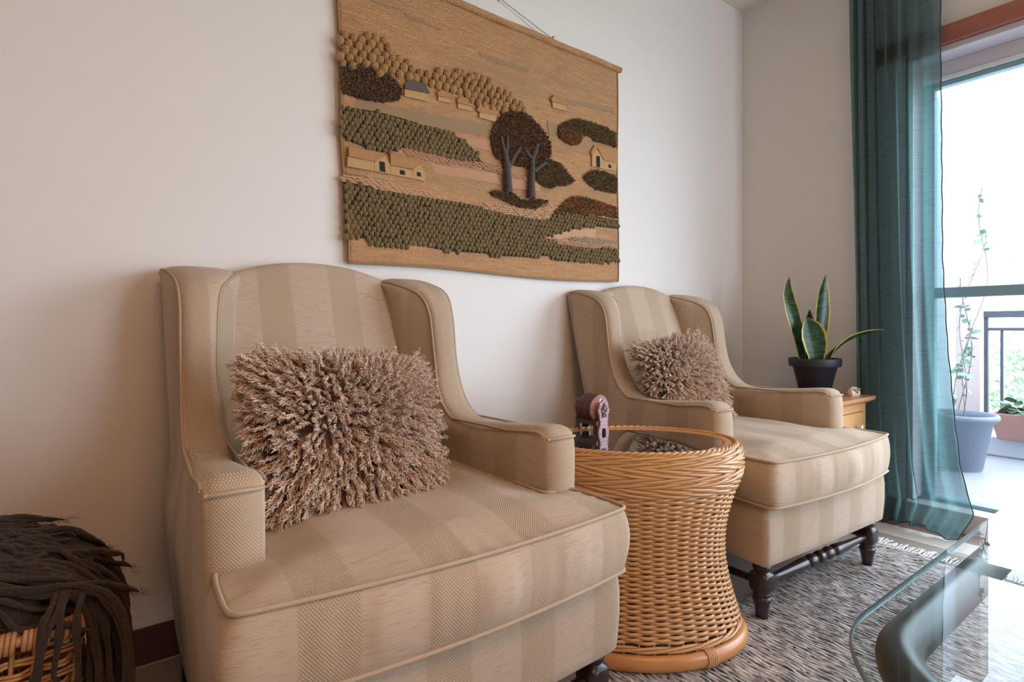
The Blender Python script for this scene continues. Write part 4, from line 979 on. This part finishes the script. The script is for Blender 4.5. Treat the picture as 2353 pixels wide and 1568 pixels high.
nl = build('wall_nail', tube_acc([(0, .012, 0), (0, -.006, 0)], .0022, 8).add(*tubes([(0, -.006, 0), (0, -.008, 0)], .0045, 10)), MAT['iron'], None, loc=nail_p); tag(nl, 'small dark nail in the wall holding the tapestry cord', 'nail')
def patch(name, poly, mat, th, y_=YT-.0015, parent=None):
    return build(name, prism_xz(Acc(), poly, y_-th, y_), mat, parent or wh, smooth=False, fixn=True)
# woven colour bands
for s_, m_ in (('220,0 395,50 398,66 225,12', Y_BAND), ('395,70 510,105 520,125 600,160 600,166 500,128 420,98', Y_BAND), ('805,286 1083,375 1083,393 905,345 820,306', Y_BAND), ('1290,540 1545,588 1546,622 1400,585 1290,568', Y_BAND), ('56,516 240,560 520,615 880,690 872,745 660,720 400,650 60,585', Y_BAND),
               ('660,735 870,770 880,830 800,810 690,780', Y_BAND2), ('1180,655 1235,680 1240,745 1190,735', Y_BAND), ('520,890 740,925 900,945 930,1010 740,975 520,935', Y_BAND2), ('985,950 1060,965 1140,1010 1140,1045 990,1030', Y_BAND2), ('1140,1296 1340,1250 1560,1250 1560,1308 1330,1292 1230,1310', Y_WHEAT), ('84,938 330,985 510,1000 510,1045 400,1015 200,965 84,950', Y_BAND)):
    patch('weft_band', pz(Z1, s_), m_, .0007, YT-.001)
# knots
def blob_mesh(name, w, h, d, mat, ridges=7, na=14, nb=6):
    V = []
    for i in range(nb+1):
        p_ = PI/2*i/nb
        for j in range(na):
            a_ = 2*PI*j/na; k = math.cos(p_)*(1+.05*math.cos(ridges*a_)); V.append((w/2*k*math.cos(a_), -d*math.sin(p_)**.8, h/2*k*math.sin(a_)))
    me = Acc().add(V, grid_faces(nb+1, na, False, True)).mesh(name); me.materials.append(mat); return me
def loops_mesh(name, w, h, d, mat, n=5):
    """a knot: several yarn loops side by side, standing off the cloth"""
    a = Acc()
    for k in range(n):
        s_ = (k-(n-1)/2)/(n/2); t = np.linspace(0, PI, 7); x_ = w/2*s_*.85
        hh = h/2*(1-.35*s_*s_); dd = d*(1-.45*s_*s_)
        a.add(*tubes(np.stack([x_ + .12*w*s_*np.sin(t) + .10*w*np.cos(t), -dd*np.sin(t), hh*np.cos(t)], -1), w/n*.50, 5, caps=False))
    me = a.mesh(name); me.materials.append(mat); return me
GK = loops_mesh('yarn_knot', .0235, .026, .014, Y_GOLD, 6); OK = loops_mesh('yarn_knot', .0158, .0185, .0105, Y_OLIVE, 4)
def scatter(poly, dx_, dz_, jit=.12, slope=0.0):
    P = np.array(poly); x0_, z0_ = P.min(0); x1_, z1_ = P.max(0); out = []
    r_ = 0; z_ = z1_
    while z_ > z0_:
        xs_ = np.arange(x0_ + (r_ % 2)*dx_/2, x1_, dx_); xs_ = xs_ + rng.normal(0, jit*dx_, len(xs_))*.6; zs_ = z_ + rng.normal(0, jit*dz_, len(xs_))*.6
        k = inpoly(xs_, zs_, P); out += list(zip(xs_[k], zs_[k])); z_ -= dz_; r_ += 1
    return out
gold = pz(Z1, '44,180 160,182 310,232 335,290 410,318 440,375 545,405 600,378 690,395 840,432 925,485 1060,560 1060,615 960,612 860,598 700,535 560,478 470,452 380,430 290,415 230,392 44,355')
ol1 = pz(Z1, '48,580 120,590 250,610 400,650 520,690 660,730 740,780 800,840 818,885 740,878 600,845 480,826 400,812 300,838 240,838 170,800 100,768 48,730')
ol2 = pz(Z1, '64,995 200,1015 400,1055 540,1085 740,1115 860,1150 1000,1180 1180,1205 1230,1165 1400,1172 1568,1205 1568,1252 1450,1238 1330,1250 1220,1282 1150,1300 1220,1325 1350,1350 1568,1362 1568,1440 1400,1430 1230,1425 1190,1398 1060,1402 880,1398 840,1384 640,1374 540,1354 380,1352 220,1335 190,1302 78,1302')
gk = scatter(gold, .0285, .0225); ok_ = scatter(ol1, .0178, .0150) + scatter(ol2, .0178, .0150)
for (x_, z_) in gk:
    o = link('yarn_knot', GK, wh, (x_, YT-.001, z_), (0, rng.uniform(-.75, -.2), 0)); q = rng.uniform(.85, 1.12); o.scale = (q, rng.uniform(.8, 1.15), q)
ok_.sort(key=lambda p: p[0]); nk = max(0, 300-len(gk))
for (x_, z_) in ok_[:nk]:
    o = link('yarn_knot', OK, wh, (x_, YT-.001, z_), (0, rng.uniform(-.75, -.2), 0)); q = rng.uniform(.84, 1.0); o.scale = (q, rng.uniform(.85, 1.1), q)
vk = np.empty(len(OK.vertices)*3); OK.vertices.foreach_get('co', vk); vk = vk.reshape(-1, 3); fk = np.array([list(p.vertices) for p in OK.polygons]); a = Acc()
for (x_, z_) in ok_[nk:]:
    q = rng.uniform(.84, 1.0); th = rng.uniform(-.75, -.2); R_ = np.array([[math.cos(th), 0, math.sin(th)], [0, 1, 0], [-math.sin(th), 0, math.cos(th)]]); a.add((vk*q)@R_.T + [x_, YT-.001, z_], fk)
tag(build('yarn_knots', a, Y_OLIVE, wh), kind='stuff')
UND = yarn('dark_ground_yarn', (.040, .030, .016))
patch('knot_ground', ol1, UND, .0012); patch('knot_ground', ol2, UND, .0012); 
# chain stitched paths
def stitch_mesh(mat): return blob_mesh('chain_stitch', .026, .0085, .0045, mat, 3, 10, 4)
for s_, m_ in (('380,795 450,792 620,828 800,880 920,905 940,940 1120,985 1110,1010 960,965 920,945 800,915 600,893 420,852', Y_PINK), ('64,945 200,968 400,1018 520,1045 625,1078 600,1098 480,1072 300,1045 180,1018 64,992', Y_WHEAT), ('845,1105 1000,1135 1100,1150 1190,1115 1245,1128 1180,1200 1000,1182 835,1135', Y_WHEAT), ('1300,1290 1420,1300 1562,1312 1562,1336 1400,1330 1310,1315', Y_GREY), ('1085,1290 1200,1302 1330,1325 1562,1340 1562,1360 1330,1348 1190,1325', Y_PINK)):
    mm = stitch_mesh(m_)
    for (x_, z_) in scatter(pz(Z1, s_), .021, .0080, .1):
        o = link('chain_stitch', mm, wh, (x_, YT-.0012, z_), (0, rng.uniform(-.15, .3), 0))
# tufted bushes
def pile(name, poly, cols, n, L_=.012, lift=.010, parent=None):
    P = np.array(poly); x0_, z0_ = P.min(0); x1_, z1_ = P.max(0)
    X_ = rng.uniform(x0_, x1_, n*3); Z_ = rng.uniform(z0_, z1_, n*3); k = inpoly(X_, Z_, P); X_, Z_ = X_[k][:n], Z_[k][:n]; n = len(X_)
    t = np.linspace(0, 1, 4); d = np.stack([rng.normal(0, .45, n), -np.ones(n), rng.normal(-.15, .45, n)], -1); d /= np.linalg.norm(d, axis=1)[:, None]
    ln = rng.uniform(.6, 1.15, n)*L_; B_ = np.stack([X_, np.full(n, YT-.002), Z_], -1)
    Q = B_[:, None] + d[:, None]*(ln[:, None]*t)[..., None] + (rng.normal(0, .0015, (n, 1, 3))*t[None, :, None]**2)
    o = build(name, tube_acc(Q, np.array([.0016, .0022, .0020, .0008])[None]*rng.uniform(.8, 1.3, (n, 1)), 4, caps=False), cols, wh); o['kind'] = 'stuff'; patch('pile_ground', poly, UND, .0012); return o
def pile_mat(name, c1, c2, c3):
    m = M(name); f = m.noise(m.coord((260, 260, 260)), 1, 2); g_ = m.noise(m.coord((14, 14, 22)), 1, 3)
    c_ = m.mix(m.ramp(f, [(.35, (0, 0, 0)), (.65, (1, 1, 1))]), c1, c2); c_ = m.mix(m.ramp(g_, [(.52, (0, 0, 0)), (.62, (1, 1, 1))]), c_, c3); m.set(Base_Color=c_, Roughness=.9); return m.m
PB = pile_mat('brown_tuft', (.09, .05, .025), (.27, .155, .08), (.17, .11, .06)); PRU = pile_mat('rust_tuft', (.20, .09, .04), (.44, .21, .09), (.22, .13, .06)); PO = pile_mat('moss_tuft', (.10, .07, .035), (.27, .185, .09), (.18, .11, .055))
pile('tufted_bush', pz(Z1, '46,345 150,345 260,382 340,432 388,500 372,545 280,558 180,545 50,510'), PB, 2600)
pile('tufted_tree_crown', pz(Z6, '380,300 440,275 540,275 640,320 740,410 840,520 890,640 895,760 860,830 780,870 690,900 560,900 470,880 380,840 290,800 245,700 225,580 240,480 300,380'), PB, 5200, .014)
pile('tufted_bush', pz(Z6, '735,960 800,890 880,820 960,840 1030,890 1100,980 1160,1050 1140,1085 1060,1110 970,1115 880,1140 800,1100 740,1050'), PO, 1500)
pile('tufted_bush', pz(Z6, '980,500 990,440 1060,390 1180,362 1320,390 1480,440 1632,520 1632,680 1500,640 1390,610 1340,560 1270,545 1240,590 1200,650 1130,650 1050,600 990,560'), PO, 2000)
pile('tufted_bush', pz(Z6, '990,470 1080,470 1160,520 1240,540 1245,590 1200,650 1130,655 1050,605 995,570'), PRU, 600, .015)
pile('tufted_bush', pz(Z6, '1262,1020 1320,965 1400,935 1520,955 1640,1020 1640,1195 1560,1190 1420,1160 1330,1100'), PO, 1300)
pile('tufted_bush', pz(Z6, '950,1400 1010,1340 1080,1270 1160,1232 1300,1250 1440,1290 1640,1360 1645,1480 1500,1450 1260,1430 1100,1420 960,1440'), PRU, 2000)
pile('tufted_grass', pz(Z6, '215,1190 280,1170 380,1180 470,1200 540,1260 640,1285 740,1265 860,1280 860,1310 800,1320 740,1370 640,1360 540,1345 440,1310 370,1270 240,1220'), PO, 1000)
# tree trunks
def trunk(branches):
    t_ = link('tree_trunk', None, wh)
    for (pts, w0, w1) in branches:
        P = np.array([(*(lambda q: (q[0], YT-.014, q[1]))(Z6(*p)),) for p in pts]); P = resample(chaikin(P, 2), 16); r_ = np.linspace(w0, w1, 16)
        build('yarn_bundle', tube_acc(P, r_, 10), Y_TRUNK, t_)
        for k in range(1, 15, 2): 
            c0 = P[k]; tn = P[k]-P[k-1]; tn /= np.linalg.norm(tn); sd = np.cross(tn, [0, 1, 0]); q = np.linspace(0, PI, 7)
            build('wrap_thread', tube_acc(c0 + np.outer(np.cos(q), sd)*(r_[k]+.0004) + np.outer(np.sin(q), [0, -1, 0])*(r_[k]+.0004) + np.outer(np.cos(q), tn)*.005, .00035, 4), Y_WRAP, t_)
trunk([([(410, 1200), (400, 1050), (395, 920), (370, 780)], .0165, .0115), ([(375, 800), (345, 680), (325, 570)], .0085, .006), ([(378, 800), (392, 680), (398, 560)], .0075, .005), ([(410, 920), (470, 800), (540, 690)], .009, .0065)])
trunk([([(668, 1260), (665, 1100), (670, 950), (672, 820)], .0160, .0110), ([(672, 830), (625, 760), (590, 690)], .0075, .0045), ([(672, 830), (710, 740), (735, 650)], .0095, .0085), ([(700, 960), (770, 900), (835, 860)], .0075, .0055)])
# little houses
def cottage(f, roof, wall, gable=None, holes=(), rm=Y_ROOF, trim=None):
    h = link('applique_house', None, wh)
    build('wall', prism_xz(Acc(), pz(f, wall), YT-.0075, YT), Y_STRAW, h, smooth=False, fixn=True)
    if gable: build('gable', prism_xz(Acc(), pz(f, gable), YT-.0085, YT), Y_STRAW, h, smooth=False, fixn=True)
    if trim: build('roof_edge', prism_xz(Acc(), pz(f, trim), YT-.0095, YT), rm, h, smooth=False, fixn=True)
    build('roof', prism_xz(Acc(), pz(f, roof), YT-.0105, YT), rm, h, smooth=False, fixn=True)
    R_ = pz(f, roof); rr = np.array([(p[0], YT-.0100, p[1]) for p in R_]); build('roof_edge', tube_acc(rr, .0016, 5, closed=True), rm, h)
    for q in holes: build('opening', prism_xz(Acc(), pz(f, q), YT-.0095, YT-.0060), INK, h, smooth=False, fixn=True)
cottage(Z5, '690,565 730,520 880,560 925,645 690,600', '690,600 920,650 920,722 695,672', rm=Y_SLATE)
cottage(Z5, '1000,640 1040,615 1130,650 1135,692 1000,667', '1010,665 1125,695 1120,738 1010,712')
cottage(Z5, '1190,700 1230,680 1330,715 1345,772 1190,732', '1195,735 1330,770 1330,812 1200,786')
cottage(Z6, '60,265 105,200 260,230 315,325 80,285', '95,285 290,325 270,397 95,350')
cottage(Z6, '895,145 930,100 1070,140 1085,217 900,165', '915,170 1070,215 1070,278 920,237')
cottage(Z6, '1415,690 1430,665 1642,715 1642,865 1492,830', '1490,830 1640,865 1635,952 1490,925', '1360,780 1415,705 1490,830 1490,925 1360,900', ('1403,785 1445,785 1447,912 1407,905', '1545,875 1572,885 1572,918 1545,912'), trim='1345,740 1390,660 1430,665 1415,705 1360,790')
cottage(Z5, '160,1150 500,1215 505,1228 410,1290 160,1240', '155,1240 405,1285 405,1382 150,1335', '408,1288 500,1230 555,1320 555,1412 405,1380', ('450,1290 500,1297 508,1393 455,1380',))
cottage(Z5, '555,1215 840,1270 838,1310 770,1362 555,1325', '560,1325 770,1370 770,1452 560,1410', '772,1365 835,1318 885,1395 880,1478 770,1450', ('645,1370 690,1378 693,1418 650,1410', '805,1390 840,1395 845,1435 808,1428'))
